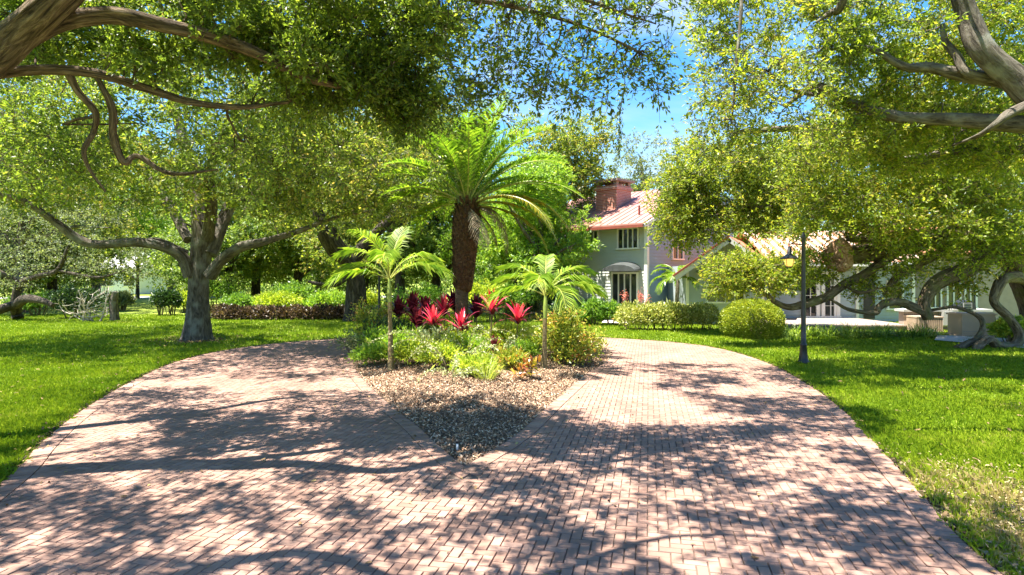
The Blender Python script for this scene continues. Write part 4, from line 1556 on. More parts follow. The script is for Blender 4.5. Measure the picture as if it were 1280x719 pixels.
# ---- sprawling oak in front of the wing, limbs almost on the ground
limbs = [
    ([(18.2, 20.6, -.2), (18.0, 20.6, .5), (17.4, 20.5, 1.9), (16.4, 20.3, 2.9), at(1220, 298, 20), at(1170, 299, 19.8), at(1120, 308, 19.6), at(1085, 316, 19.5), at(1049, 319, 19.2)], [1.0, .8, .7, .5, .36, .31, .29, .28, .29]),
    ([at(1130, 308, 19.7), at(1105, 326, 19.5), at(1078, 345, 19.3), at(1055, 356, 19.2), at(1035, 370, 19.1), at(1010, 379, 19), at(988, 384, 18.9), at(970, 378, 18.9), at(955, 366, 18.8), at(938, 358, 18.8), at(915, 350, 18.7)],
     [.18, .15, .135, .13, .125, .115, .10, .085, .07, .055, .03]),
    ([at(1235, 320, 20), at(1205, 338, 19.6), at(1180, 348, 19.4), at(1163, 362, 19.3), at(1155, 382, 19.2), at(1161, 398, 19.2)], [.3, .25, .22, .2, .19, .17]),
    ([at(1158, 392, 19.2), at(1143, 385, 19.1), at(1127, 378, 19), at(1110, 378, 18.9), at(1099, 384, 18.8), at(1095, 391, 18.8), at(1075, 390, 18.8), at(1058, 386, 18.8), at(1046, 379, 18.8), at(1037, 374, 18.8)],
     [.13, .125, .12, .115, .11, .085, .06, .05, .045, .035]),
    ([(18.0, 20.6, .9), at(1285, 352, 19.4), at(1258, 348, 18.8), at(1247, 360, 18.5), at(1243, 378, 18.4), at(1262, 398, 18.3), at(1275, 420, 18.2), at(1266, 433, 18.1), at(1248, 432, 18), at(1236, 424, 17.9), at(1222, 433, 17.8), at(1219, 441, 17.8)],
     [.2, .17, .15, .13, .125, .12, .125, .125, .12, .115, .11, .10]),
    ([at(1163, 388, 19.2), at(1190, 384, 19), at(1208, 388, 18.8), at(1226, 398, 18.5), at(1228, 412, 18.3), at(1220, 424, 18.2), at(1206, 431, 18.1), at(1196, 436, 18)], [.045, .045, .05, .07, .08, .08, .1, .1]),
    ([at(1170, 300, 19.8), at(1130, 293, 19.4), at(1090, 300, 19.2), at(1060, 298, 19)], [.2, .16, .12, .08]),
    ([at(1200, 300, 20), at(1150, 330, 19.6), at(1118, 350, 19.4), at(1105, 368, 19.3)], [.14, .12, .1, .05]),
    ([(16.4, 20.3, 2.9), (15.5, 21, 5), (13.5, 21.5, 6.6), (10.5, 21.4, 7.2), (7.5, 21, 7)], [.5, .35, .25, .15, .06]),
    ([(17.4, 20.5, 1.9), (18.5, 19.4, 4), (17, 18.2, 6), (14, 17.6, 7)], [.45, .32, .2, .08]),
    ([at(1120, 308, 19.6), at(1060, 275, 20.4), at(990, 258, 21.4), at(920, 262, 22.2), at(862, 270, 22.6)], [.2, .15, .1, .06, .02]),
    ([at(1055, 356, 19.2), at(1075, 366, 18.6), at(1100, 360, 18.2)], [.05, .05, .02]),
]
g = np.concatenate([pxbox(835, 1000, 178, 290, 21.4, 23.6, 350), pxbox(822, 890, 215, 305, 21.4, 23.4, 110), pxbox(985, 1300, 165, 295, 16.5, 22, 700), pxbox(1060, 1300, 285, 345, 17.5, 21.5, 170),
                    pxbox(1040, 1300, 120, 190, 17, 22, 240), pxbox(1195, 1300, 330, 362, 18, 20, 26)])
g = clumpy(g, 1.15, .8)
gu, gv = g[:, 0] / g[:, 1] * F + 640, V0 - (g[:, 2] - HC) / g[:, 1] * F
g = g[~((gu > 1005) & (gu < 1092) & (gv > 282) & (gv < 350) & (g[:, 1] < 20.3)) & ~((gu > 1130) & (gu < 1190) & (gv > 322) & (g[:, 1] < 19.8)) & ~((gu > 1225) & (gv > 330))]
gl = np.concatenate([pxbox(888, 1008, 322, 364, 18.0, 19.2, 140), pxbox(915, 1050, 315, 350, 18.6, 20, 90), pxbox(1060, 1130, 345, 372, 18.8, 20, 22)])
tree("sprawling_oak", "sprawling oak with crooked low limbs and a sawn limb end before the white french doors", (18.2, 20.6, 0), limbs,
     [(g, 8, 13, .62, .12, .6, .25), (gl, 7, 13, .42, .1, .6, .2)], M['bark_warm'], M['oak_gold'], rough=.07, seg=24, rmax=.07)
so_ = bpy.data.objects["sprawling_oak"]
cu = MB()
c0 = at(1046, 320, 18.95)
ax_ = unit(at(1046, 319, 18.9) - at(1085, 316, 19.5))
s1 = unit(np.cross(ax_, Zu))
s2 = np.cross(s1, ax_)
rings = []
for rr, off in ((.44, -.22), (.52, -.06), (.46, .06), (.33, .08), (.2, .03), (.06, .06)):
    th = np.linspace(0, 2 * math.pi, 22, endpoint=False)
    w = 1 + .10 * np.sin(3 * th + rr * 4) + .06 * np.sin(7 * th + 1)
    rings.append(c0 + ax_ * off + (s1 * np.cos(th)[:, None] + s2 * np.sin(th)[:, None]) * (rr * w)[:, None] + ax_ * rng.normal(0, .025, (22, 1)))
V_ = np.array(rings)
n_ = 22
i = np.arange(len(rings) - 1)[:, None] * n_
j = np.arange(n_)[None]
jn = (j + 1) % n_
vv = V_.reshape(-1, 3)
loc = np.stack([(vv - c0) @ s1, (vv - c0) @ s2, (vv - c0) @ ax_], 1)
cu.add(vv, np.stack([i + j, i + jn, i + n_ + jn, i + n_ + j], -1).reshape(-1, 4), 0, loc)
cu.add(V_[-1], [list(range(n_))], 0, loc[-n_:])
k_ = cu.build("sawn_burl", M['cut'], so_, True)

# ---- background trees


def bg_tree(name, label, x, y, h, w, leaf, bark, seed, group, low=.28, n=300, ls=.2, lean=0, trunk_r=.28, lobes=8):
    global rng
    keep_ = rng
    rng = np.random.default_rng(seed)
    base = np.array([x, y, 0.0])
    lim = [([base + (0, 0, -.2), base + (lean * .1, 0, h * .12), base + (lean * .4, .1, h * .32), base + (lean * .8, .2, h * .6), base + (lean, .2, h * .82)], [trunk_r * 1.5, trunk_r * 1.1, trunk_r * .9, trunk_r * .5, trunk_r * .15])]
    for k_ in range(5):
        a = k_ * 1.257 + rng.uniform(0, .8)
        z0_ = h * rng.uniform(.2, .45)
        r_ = w * .5 * rng.uniform(.6, .95)
        lim.append(([base + (lean * z0_ / h, 0, z0_), base + (lean * .5 + math.cos(a) * r_ * .45, math.sin(a) * r_ * .45, z0_ + h * .12), base + (lean * .7 + math.cos(a) * r_ * .95, math.sin(a) * r_ * .95, z0_ + h * rng.uniform(.12, .3))], [trunk_r * .55, trunk_r * .4, trunk_r * .12]))
    C_ = []
    for k_ in range(lobes):
        a = k_ * 2.4 + rng.uniform(-.4, .4)
        rr = w * .5 * (rng.uniform(.25, .7) if k_ else 0)
        zz = h * (rng.uniform(low + .2, .8) if k_ else .78)
        C_.append(ell(base + (lean * .7 + math.cos(a) * rr, math.sin(a) * rr * .8, zz), (w * .27, w * .27, h * .17), n // lobes, .3))
    C_ = clumpy(np.concatenate(C_), w * .13, .78)
    o = tree(name, label, base, lim, [(C_, 8, 12, .085 * w ** .8 + .25, ls * 1.1, .6, .15)], bark, leaf, group, rough=.04, seg=8, rmax=.08, twig=False)
    rng = keep_
    return o


BG = "trees beyond the drive and lawn"
X = lambda u, Y: (u - 640) / F * Y
bg_tree("oak_tree", "bushy grey green oak at the far left edge of the lawn", X(25, 36), 36, 11, 13, M['tree_grey'], M['bark_grey'], 11, BG, .12, 420)
bg_tree("oak_tree", "light green oak rising behind the bare pale branches at the far left", X(120, 50), 50, 15, 16, M['tree_bright'], M['bark_grey'], 12, BG, .16, 420, .26)
bg_tree("oak_tree", "mid green tree seen between the lawn oak trunk and the burgundy hedge", X(320, 44), 44, 12, 13, M['tree_far'], M['bark_dark'], 13, BG, .1, 420, .22)
bg_tree("oak_tree", "dense olive tree left of the date palm crown", X(500, 36), 36, 12.5, 11, M['oak_mid'], M['bark_dark'], 14, BG, .1, 420, .17)
bg_tree("oak_tree", "tall light green tree directly behind the date palm", X(585, 42), 42, 13.5, 12, M['tree_bright'], M['bark_grey'], 15, BG, .1, 420, .2)
bg_tree("oak_tree", "leafy oak with two grey stems left of the two storey house", X(676, 29.5), 29.5, 8.6, 5.6, M['tree_bright'], M['bark_grey'], 16, BG, .12, 380, .15, trunk_r=.2)
bg_tree("oak_tree", "tall narrow oak with sunlit crown right of the palm crown against the sky", X(705, 34), 34, 11.4, 6.5, M['oak_mid'], M['bark_grey'], 17, BG, .3, 340, .17)
bg_tree("oak_tree", "feathery tree with a curved bare trunk behind the pink metal roof", X(836, 48), 48, 14, 9.5, M['tree_grey'], M['bark_grey'], 18, BG, .42, 120, .17, lean=-2.2, trunk_r=.42)
bg_tree("oak_tree", "broad dark tree behind the wing's striped roof", X(960, 46), 46, 13, 15, M['tree_far'], M['bark_dark'], 19, BG, .12, 420, .22)
bg_tree("oak_tree", "broad sunlit tree behind the beige annex at the far right", X(1180, 48), 48, 14, 18, M['tree_bright'], M['bark_dark'], 20, BG, .1, 420, .24)
bg_tree("oak_tree", "small shade tree far off on the sunny gap of lawn at left", X(172, 58), 58, 9, 9, M['tree_far'], M['bark_dark'], 21, BG, .36, 240, .2, trunk_r=.14)
bg_tree("oak_tree", "pale green tree filling the gap left of the lawn oak's trunk", X(215, 60), 60, 15, 16, M['tree_bright'], M['bark_grey'], 22, BG, .12, 420, .3)
bg_tree("oak_tree", "green tree low behind the lime shrubs right of the lawn oak", X(400, 52), 52, 13, 16, M['tree_far'], M['bark_dark'], 23, BG, .08, 420, .26)
bg_tree("oak_tree", "dark leafy tree between date palm trunk and clapboard house", X(640, 33), 33, 7.2, 7, M['tree_bright'], M['bark_dark'], 24, BG, .06, 380, .15)

bg_tree("oak_tree", "shady low branched tree behind the dark thicket at the far left", X(65, 42), 42, 9.5, 12, M['oak_mid'], M['bark_dark'], 31, BG, .0, 460, .19)
bg_tree("oak_tree", "low branched tree just right of the lawn oak trunk and far behind it", X(285, 40), 40, 8.5, 10, M['tree_far'], M['bark_dark'], 32, BG, .0, 460, .18)
bg_tree("oak_tree", "low branched olive tree behind the middle of the burgundy hedge", X(372, 42), 42, 9, 11, M['oak_mid'], M['bark_dark'], 33, BG, .0, 460, .18)
bg_tree("oak_tree", "low branched tree filling the view behind the left young palm", X(545, 38), 38, 8.5, 9, M['tree_far'], M['bark_dark'], 34, BG, .0, 460, .17)
bg_tree("oak_tree", "low branched tree behind the dark oak's forked limb", X(455, 40), 40, 9, 10, M['oak_mid'], M['bark_dark'], 35, BG, .0, 460, .18)
bg_tree("oak_tree", "low branched tree cut by the left picture edge behind the crooked tree", X(-15, 40), 40, 9, 11, M['tree_far'], M['bark_dark'], 36, BG, .0, 460, .19)

# dark oak with a forked leaning limb, left of the palms
limbs = [([(X(445, 29), 29, -.2), (X(445, 29), 29, .6), (X(444, 29), 29, 2), (X(436, 29), 29, 2.8), at(420, 312, 28.6), at(408, 292, 28), at(395, 262, 27.6)], [.6, .48, .42, .45, .5, .46, .2]),
         ([at(438, 335, 29), at(425, 352, 28.6), at(405, 356, 28.2), at(385, 352, 28)], [.2, .16, .12, .06]),
         ([at(440, 325, 29), at(462, 300, 29.4), at(490, 270, 30), at(510, 235, 30.5)], [.35, .28, .2, .08])]
Cc = clumpy(np.concatenate([ell((X(455, 30), 30, 7.4), (5.4, 4, 3.0), 260, .3, -.7), ell((X(400, 28), 28, 5.2), (3, 2.5, 1.2), 60, .2)]), 1.3, .75)
tree("dark_oak", "dark barked oak with a thick forked limb leaning left behind the young palm", (X(445, 29), 29, 0), limbs, [(Cc, 6, 11, .7, .14, .6, .2)], M['bark_dark'], M['oak_mid'], rough=.12, seg=12)

# twisted low tree at the left edge with a dark limb along the ground
limbs = [([at(22, 398, 30), at(20, 392, 30), at(17, 382, 29.5), at(-5, 388, 29), at(-40, 392, 29)], [.28, .22, .25, .22, .15]),
         ([at(17, 383, 29.5), at(32, 374, 29), at(52, 376, 28.6), at(66, 382, 28.4)], [.22, .2, .17, .1]),
         ([at(17, 383, 29.5), at(25, 355, 29.5), at(50, 345, 29), at(72, 338, 28.6), at(84, 312, 28.4), at(92, 295, 28.2)], [.2, .15, .12, .1, .07, .03]),
         ([at(72, 338, 28.6), at(95, 343, 28.4), at(125, 347, 28.2), at(150, 340, 28)], [.08, .08, .06, .03]),
         ([at(25, 355, 29.5), at(0, 340, 29), at(-30, 320, 29)], [.14, .1, .05])]
Cc = clumpy(np.concatenate([pxbox(-20, 120, 262, 340, 27, 31, 110), pxbox(-20, 40, 335, 372, 28, 30, 26), pxbox(90, 190, 300, 345, 27, 30, 50)]), 1.1, .7)
tree("crooked_tree", "crooked low tree with a dark limb near the ground at the left edge", (X(22, 30), 30, 0), limbs, [(Cc, 6, 9, .6, .11, .6, .3)], M['bark_dark'], M['tree_grey'], rough=.1, seg=10)

# far wood that closes the view
mbw = MB()
C_ = np.concatenate([np.stack([rng.uniform(-110, 120, 2600), rng.uniform(78, 100, 2600), rng.uniform(.3, 13, 2600) ** 1.0], 1)])
C_ = C_[~((np.abs(C_[:, 0] / C_[:, 1] * F + 640 - 160) < 24) & (C_[:, 2] < 6))]
hcut = 9 + 3.5 * np.sin(C_[:, 0] * .23) + 2 * np.sin(C_[:, 0] * .61 + 1)
C_ = C_[C_[:, 2] < hcut]
sprays(mbw, C_, 8, 9, 2.4, .62, .8)
o = mbw.build("far_wood", M['tree_far'])
o["kind"] = "stuff"

# far feather palms beside the chimney


def frond_mesh(mb, L_, elev, curl, n=46, ll=.42, lw=.026, vee=.5, m_r=0, m_l=1, base=(0, 0, 0), az=0.0, twist=0.0, droop=.35, r0=.022, start=.16, fwd=0.0):
    """one feather leaf: stalk bending over, leaflets in two ranks"""
    t = np.linspace(0, 1, n)
    ang = elev - curl * t ** 1.35
    ds = L_ / (n - 1)
    x = np.concatenate([[0], np.cumsum(np.cos(ang[:-1]) * ds)])
    z = np.concatenate([[0], np.cumsum(np.sin(ang[:-1]) * ds)])
    ca, sa = math.cos(az), math.sin(az)
    out = np.array([ca, sa, 0])
    side = np.array([-sa, ca, 0])
    P_ = np.asarray(base) + x[:, None] * out + z[:, None] * Zu + side * (twist * t ** 2)[:, None]
    T_ = unit(np.gradient(P_, axis=0))
    N_ = unit(np.cross(T_, side))
    mb.tube(P_, np.linspace(r0, .005, n), 5, m_r, sub=1, cap=False)
    s_ = t > start
    q = np.where(s_)[0]
    for sg in (-1, 1):
        prof = np.sin(np.clip((t[q] - start) / (1 - start), 0, 1) * math.pi * .86 + .28) ** .8
        ln = ll * np.clip(prof, .15, 1) * rng.uniform(.9, 1.1, len(q))
        a = unit(sg * side[None] * 1.0 + T_[q] * (fwd + rng.uniform(.55, .85, (len(q), 1))) + N_[q] * vee * rng.uniform(.6, 1.2, (len(q), 1)))
        b0 = P_[q]
        l2 = ln[:, None]
        dr = np.array([0, 0, -1.0]) * droop
        mid = b0 + a * l2 * .5 + dr * l2 * .12
        tip = b0 + a * l2 * .94 + dr * l2 * rng.uniform(.4, .8, (len(q), 1))
        w = np.cross(a, N_[q])
        w = unit(w) * (lw * np.clip(prof, .4, 1))[:, None]
        v = np.stack([b0 - w * .35, b0 + w * .35, mid + w, tip, mid - w], 1)
        mb.add(v.reshape(-1, 3), np.arange(len(q) * 5).reshape(-1, 5), m_l)


def add_fronds(root, specs, mats, center):
    """specs: list of dicts; one mesh object per frond"""
    for sp in specs:
        f = MB()
        m_ = sp.pop('mats', mats)
        lab = sp.pop('label', None)
        frond_mesh(f, base=center, **sp)
        o_ = f.build("frond", m_, root)
        if lab:
            o_["label"] = lab


# ---- the date palm in the middle of the bed
PX, PY = X(577, 16.2), 16.2
dp = thing("date_palm", "tall date palm with brown boot covered trunk in the middle of the bed", "palm tree", (PX, PY, .1))
t = MB()
t.tube([(0, 0, -.2), (.0, 0, .5), (.0, 0, 1.1), (.0, 0, 1.75)], [.24, .19, .175, .175], 16, sub=4, rough=.02)
t.build("trunk", M['palm_brown'], dp, True)
b = MB()
tz = np.array([0, .06, .25, .6, 1.0, 1.45, 1.85, 2.2])
trd = np.array([.17, .235, .26, .29, .315, .345, .35, .28])
b.tube(np.stack([np.linspace(.02, .14, 8), np.zeros(8), 1.62 + tz], 1), trd, 22, sub=4, rough=.02)
# spiral of old leaf bases
for k_ in range(330):
    zz = k_ / 330 * 2.28
    a = k_ * 2.39996
    r_ = np.interp(zz, tz, trd)
    cx_ = .02 + .12 * zz / 2
    n_ = np.array([math.cos(a), math.sin(a), 0])
    s_ = np.array([-math.sin(a), math.cos(a), 0])
    wv = .062 * rng.uniform(.7, 1.15)
    hv = .11 * rng.uniform(.8, 1.3) * (1 + .9 * max(0, zz - 1.6))
    c0 = np.array([cx_, 0, 1.62 + zz])
    o0 = c0 + n_ * (r_ - .02)
    o1 = c0 + n_ * (r_ + rng.uniform(.025, .06) + .05 * max(0, zz - 1.5)) + Zu * hv
    v = [o0 - s_ * wv, o0 + s_ * wv, o1 + s_ * wv * .55, o1 - s_ * wv * .55, c0 + n_ * (r_ - .03) + Zu * hv * 1.05 + s_ * wv * .5, c0 + n_ * (r_ - .03) + Zu * hv * 1.05 - s_ * wv * .5]
    bb = np.array([[a * .4, rng.random(), zz + q * .05] for q in range(6)])
    b.add(v, [[0, 1, 2, 3], [3, 2, 4, 5]], 0, bb)
b.build("leaf_boots", M['boot'], dp)
cen = (.15, 0, 3.84)
sp = []
green = [M['stalk'], M['palm']]
yel = [M['stalk'], M['palm_yellow']]
for k_ in range(50):
    a = k_ * 2.39996 + .3
    f_ = k_ / 50
    if math.sin(a) < -.6 and f_ > .45:
        continue
    el = math.radians(87 - 72 * f_ ** 1.0 + rng.uniform(-5, 5))
    sp.append(dict(L_=rng.uniform(2.6, 3.05) * (1.0 + .1 * math.cos(a)), elev=el, curl=math.radians(30 + 56 * f_ ** .8 + rng.uniform(-8, 10)), az=a, n=84, ll=.5, lw=.024, vee=.42, twist=rng.uniform(-.3, .3), r0=.028, start=.14, droop=.22, mats=green))
for az, el in ((-.25, 12), (.05, 2), (-.6, 20), (-.1, 24)):
    sp.append(dict(L_=2.9, elev=math.radians(el), curl=math.radians(86), az=az, n=60, ll=.44, lw=.017, vee=.15, twist=.1, r0=.028, droop=.45, mats=yel, label="yellowing lower frond"))
for az, el, L_ in ((.35, 8, 1.6), (-.35, -8, 1.9), (-1.2, -20, 1.7), (.1, -30, 1.5)):
    sp.append(dict(L_=L_, elev=math.radians(el), curl=math.radians(105 if el > -10 else 62), az=az, n=44, ll=.34, lw=.012, vee=-.1, twist=.15, r0=.03, droop=.95, mats=[M['stem'], M['palm_dead']], label="dead grey brown hanging frond"))
add_fronds(dp, sp, green, cen)


def young_palm(label, x, y, zb, trunk_h, shaft_h, L_, azs, lean=0, loc_z=.05):
    r = thing("young_palm", label, "palm tree", (x, y, zb), "young palms at the front of the bed")
    t = MB()
    t.tube([(0, 0, -.15), (lean * .1, 0, .12), (lean * .4, 0, trunk_h * .5), (lean * .8, 0, trunk_h)], [.12, .07, .05, .044], 12, sub=4, rough=.03)
    t.build("trunk", M['palm_tan'], r, True)
    s = MB()
    s.tube([(lean * .8, 0, trunk_h - .02), (lean, 0, trunk_h + shaft_h * .4), (lean * 1.05, 0, trunk_h + shaft_h)], [.046, .055, .03], 12, sub=3)
    s.build("crown_shaft", M['shaft'], r, True)
    top_ = (lean * 1.05, 0, trunk_h + shaft_h - .04)
    sps = []
    for k_, (az, el, cu_) in enumerate(azs):
        sps.append(dict(L_=L_ * rng.uniform(.9, 1.1), elev=math.radians(el), curl=math.radians(cu_), az=math.radians(az), n=38, ll=.60, lw=.017, vee=.55, r0=.015, start=.16, droop=.85, fwd=.45, twist=rng.uniform(-.1, .1)))
    add_fronds(r, sps, [M['stalk'], M['young_palm']], top_)
    return r


young_palm("young palm with arching feather leaves at the left side of the bed", X(489, 13.4), 13.4, .05, 1.50, .50, 1.5,
           [(176, 68, 118), (158, 44, 100), (208, 30, 85), (8, 64, 112), (-22, 40, 90), (40, 50, 95), (-85, 62, 105), (-130, 78, 75), (75, 82, 55)], -.04)
young_palm("young palm with low broad leaves at the right side of the bed", X(680, 13.4), 13.4, .05, 1.15, .50, 1.38,
           [(172, 56, 105), (192, 30, 85), (148, 66, 95), (4, 58, 118), (-18, 38, 100), (32, 62, 95), (-72, 34, 105), (-104, 55, 105), (85, 72, 75)], .03)

fpG = "feather palms behind the chimney"
fp = thing("feather_palm", "taller feather palm behind the chimney, just left of the curved bare trunk", "palm tree", (X(800, 56), 56, 0), fpG)
t = MB()
t.tube([(0, 0, 0), (.2, 0, 5), (.1, 0, 9.4)], [.25, .18, .15], 8)
t.build("trunk", M['palm_trunk'], fp, True)
add_fronds(fp, [dict(L_=2.7, elev=math.radians(70 - 70 * (k_ / 16)), curl=math.radians(75), az=k_ * 2.4, n=26, ll=.5, lw=.06, vee=.2, r0=.03, droop=.6) for k_ in range(16)], [M['stalk'], M['shrub']], (.1, 0, 9.4))
copy_tree(fp, "shorter feather palm peeping over the left of the chimney", (X(742, 58), 58, 0), 1.1, (.95, .95, .97))
# ================================================================== shrubs, hedges, bed plants
def shell(c, r, n, inner=.8, low=-.25, lump=.1):
    d = rand_dirs(n * 2)
    d = d[d[:, 2] > low][:n]
    ph = rng.uniform(0, 6, 3)
    lu = 1 + lump * (np.sin(d[:, 0] * 5 + ph[0]) * np.sin(d[:, 1] * 5 + ph[1]) + .6 * np.sin(d[:, 2] * 8 + d[:, 0] * 7 + ph[2]))
    return np.asarray(c) + d * np.asarray(r) * (lu * rng.uniform(inner, 1.0, len(d)))[:, None], d


def bush(name, label, cat, loc, lobes, leaf, n, ls, inner=.72, ratio=.5, group=None, stems=5, lump=.12, low=-.35, stemr=.02):
    """lobes: [(centre, radii)] relative to loc; leaves stand in the outer layer of each lobe, stems inside"""
    o = thing(name, label, cat, loc, group)
    f = MB()
    vol = np.array([l[1][0] * l[1][2] for l in lobes])
    for (c, r), q in zip(lobes, vol / vol.sum()):
        k_ = max(20, int(n * q))
        p, d = shell(c, r, k_, inner, low, lump)
        a = unit(d * .7 + rng.normal(0, .6, d.shape) + np.array([0, 0, .25]))
        l = ls * rng.uniform(.6, 1.3, len(p))
        leaves(f, p, a, l, l * ratio * rng.uniform(.8, 1.2, len(p)), 1.0)
    f.build("foliage", leaf, o)
    s = MB()
    for c, r in lobes:
        for k_ in range(stems):
            a = rng.uniform(0, 6.28)
            e = np.asarray(c) + np.array([math.cos(a) * r[0] * .6, math.sin(a) * r[1] * .6, r[2] * rng.uniform(-.1, .6)])
            b = np.array([c[0] + math.cos(a) * r[0] * .12, c[1] + math.sin(a) * r[1] * .12, -.12])
            s.tube([b, (b + e) / 2 + (0, 0, .05), e], [stemr, stemr * .8, stemr * .3], 5, sub=2, cap=False)
    s.build("stems", M['stem'], o)
    return o


# clipped ball and hedges by the house
p = gp(938, 424)
bush("ball_shrub", "large round clipped shrub in front of the low wing", "shrub", (X(939, p[1] + .9), p[1] + .9, 0), [((0, 0, .52), (1.08, 1.05, .78))], M['box'], 30000, .062, .86, .55, stems=14, lump=.025, low=-.75)
Y1 = 24.2
lob = [((X(u, Y1) - X(838, Y1), rng.uniform(-.1, .1), .5), (.5, .55, .52 + rng.uniform(-.05, .06))) for u in range(786, 896, 11)]
bush("hedge", "loose pale variegated hedge along the house left of the ball shrub", "hedge", (X(838, Y1), Y1, 0), lob, M['variegated'], 15000, .095, .7, .5, stems=4, lump=.14, low=-.6)
p = gp(757, 403)
bush("shrub", "glossy green shrub under the french door hood", "shrub", (X(756, 26.5), 26.5, 0), [((-.45, 0, .5), (.6, .5, .6)), ((.25, 0, .45), (.55, .5, .5))], M['shrub'], 3600, .15, .55, .42)
bush("flowering_shrub", "small shrub with pink flowers before the french doors", "shrub", (X(778, 26), 26, 0), [((0, 0, .3), (.35, .35, .4))], M['copper'], 900, .12, .5, .4)
for i, (u, v) in enumerate(((781, 371), (800, 371), (808, 375))):
    pt = at(u, v, 27.2)
    f = thing("flower_spike", ["pink flower spike standing left behind the variegated hedge", "pink flower spike behind the hedge just left of the white corner board", "shorter pink flower spike below the white corner board"][i], "flower", (pt[0], 27.2, 0), "pink flowers behind the hedge")
    s = MB()
    s.tube([(0, 0, -.05), (0, 0, pt[2])], [.015, .01], 5, sub=1)
    s.build("stem", M['stem'], f)
    s = MB()
    q = np.array([0, 0, pt[2]]) + rng.normal(0, 1, (90, 3)) * (.07, .07, .14)
    leaves(s, q, rand_dirs(90), np.full(90, .07), np.full(90, .05))
    s.build("flower_head", M['pink'], f)
fpl = thing("yucca", "spiky leaved plant behind the hedge by the wing's corner", "plant", (X(835, 26.4), 26.4, 0))


def strap(mb, base, az, el, L_, w, curl, n=5, m=0, fold=.0):
    t = np.linspace(0, 1, n)
    ang = el - curl * t ** 1.2
    ds = L_ / (n - 1)
    x = np.concatenate([[0], np.cumsum(np.cos(ang[:-1]) * ds)])
    z = np.concatenate([[0], np.cumsum(np.sin(ang[:-1]) * ds)])
    o_ = np.array([math.cos(az), math.sin(az), 0])
    s_ = np.array([-math.sin(az), math.cos(az), 0])
    P_ = np.asarray(base) + x[:, None] * o_ + z[:, None] * Zu
    W_ = w * np.sin(np.clip(t * .93 + .12, 0, 1) * math.pi) ** .7 * .5
    v = np.concatenate([P_ - s_ * W_[:, None], P_ + s_ * W_[:, None]])
    i = np.arange(n - 1)[:, None]
    mb.add(v, np.concatenate([i, i + n, i + n + 1, i + 1], 1), m)


s = MB()
for k_ in range(46):
    strap(s, (0, 0, .35), k_ * 2.4, math.radians(rng.uniform(5, 85)), rng.uniform(.6, .95), .06, rng.uniform(.1, .6))
s.build("leaves", M['tree_grey'], fpl)
s = MB()
s.tube([(0, 0, -.05), (0, 0, .45)], [.07, .06], 8)
s.build("stem", M['stem'], fpl)
# a feather palm in the corner of house and wing
r = thing("corner_palm", "drooping feather palm in the corner between house and wing", "palm tree", (X(846, 27.6), 27.6, 0))
s = MB()
s.tube([(0, 0, -.1), (0, 0, .9), (.05, 0, 1.9)], [.11, .09, .08], 10)
s.build("trunk", M['palm_trunk'], r, True)
add_fronds(r, [dict(L_=1.55, elev=math.radians(80 - 65 * k_ / 13), curl=math.radians(118), az=k_ * 2.4, n=30, ll=.36, lw=.022, vee=.2, r0=.016, droop=.7) for k_ in range(13)], [M['stalk'], M['palm']], (.05, 0, 1.9))


# border grass: separate tufts in a row before the patio
def tuft(name, label, cat, loc, n, L_, w, leaf, spread=.12, el=(35, 88), curl=(.5, 1.5), group=None, node=5):
    o = thing(name, label, cat, loc, group)
    o["kind"] = "thing"
    f = MB()
    for k_ in range(n):
        a = rng.uniform(0, 6.283)
        r_ = spread * math.sqrt(rng.random())
        strap(f, (math.cos(a) * r_, math.sin(a) * r_, -.06), a + rng.normal(0, .5), math.radians(rng.uniform(*el)), L_ * rng.uniform(.65, 1.15), w, rng.uniform(*curl), node)
    f.build("blades", leaf, o)
    return o


lG = "border grass tufts along the patio"
bases = [tuft("border_grass", "", "plant", (0, 0, 0), 110, .62, .022, M['liriope'], .2, (30, 88), (.7, 1.7), lG) for _ in range(3)]
us = np.linspace(981, 1162, 15)
for i, u in enumerate(us):
    src = bases[i % 3]
    pl_ = (X(u, 21.4), 21.4 + rng.uniform(-.25, .25), 0)
    if i == 0:
        lab = "leftmost border grass tuft, touching the ball shrub's side"
    elif i == len(us) - 1:
        lab = "last border grass tuft at the row's right end beside the air conditioner"
    else:
        lab = f"border grass tuft in the patio row, {['', 'second', 'third', 'fourth', 'fifth', 'sixth', 'seventh', 'eighth', 'ninth', 'tenth', 'eleventh', 'twelfth', 'thirteenth', 'fourteenth'][i]} from the ball shrub"
    if i < 3:
        src.location = pl_
        src["label"] = lab
    else:
        copy_tree(src, lab, pl_, rng.uniform(0, 6), rng.uniform(.9, 1.15))
for i, (u, v) in enumerate(((975, 418), (992, 426))):
    pl_ = gp(u, v)
    copy_tree(bases[i], ["small border grass tuft tucked behind the ball shrub's right side", "small border grass tuft set forward beside the lamp post"][i], pl_, i * 2., .7)

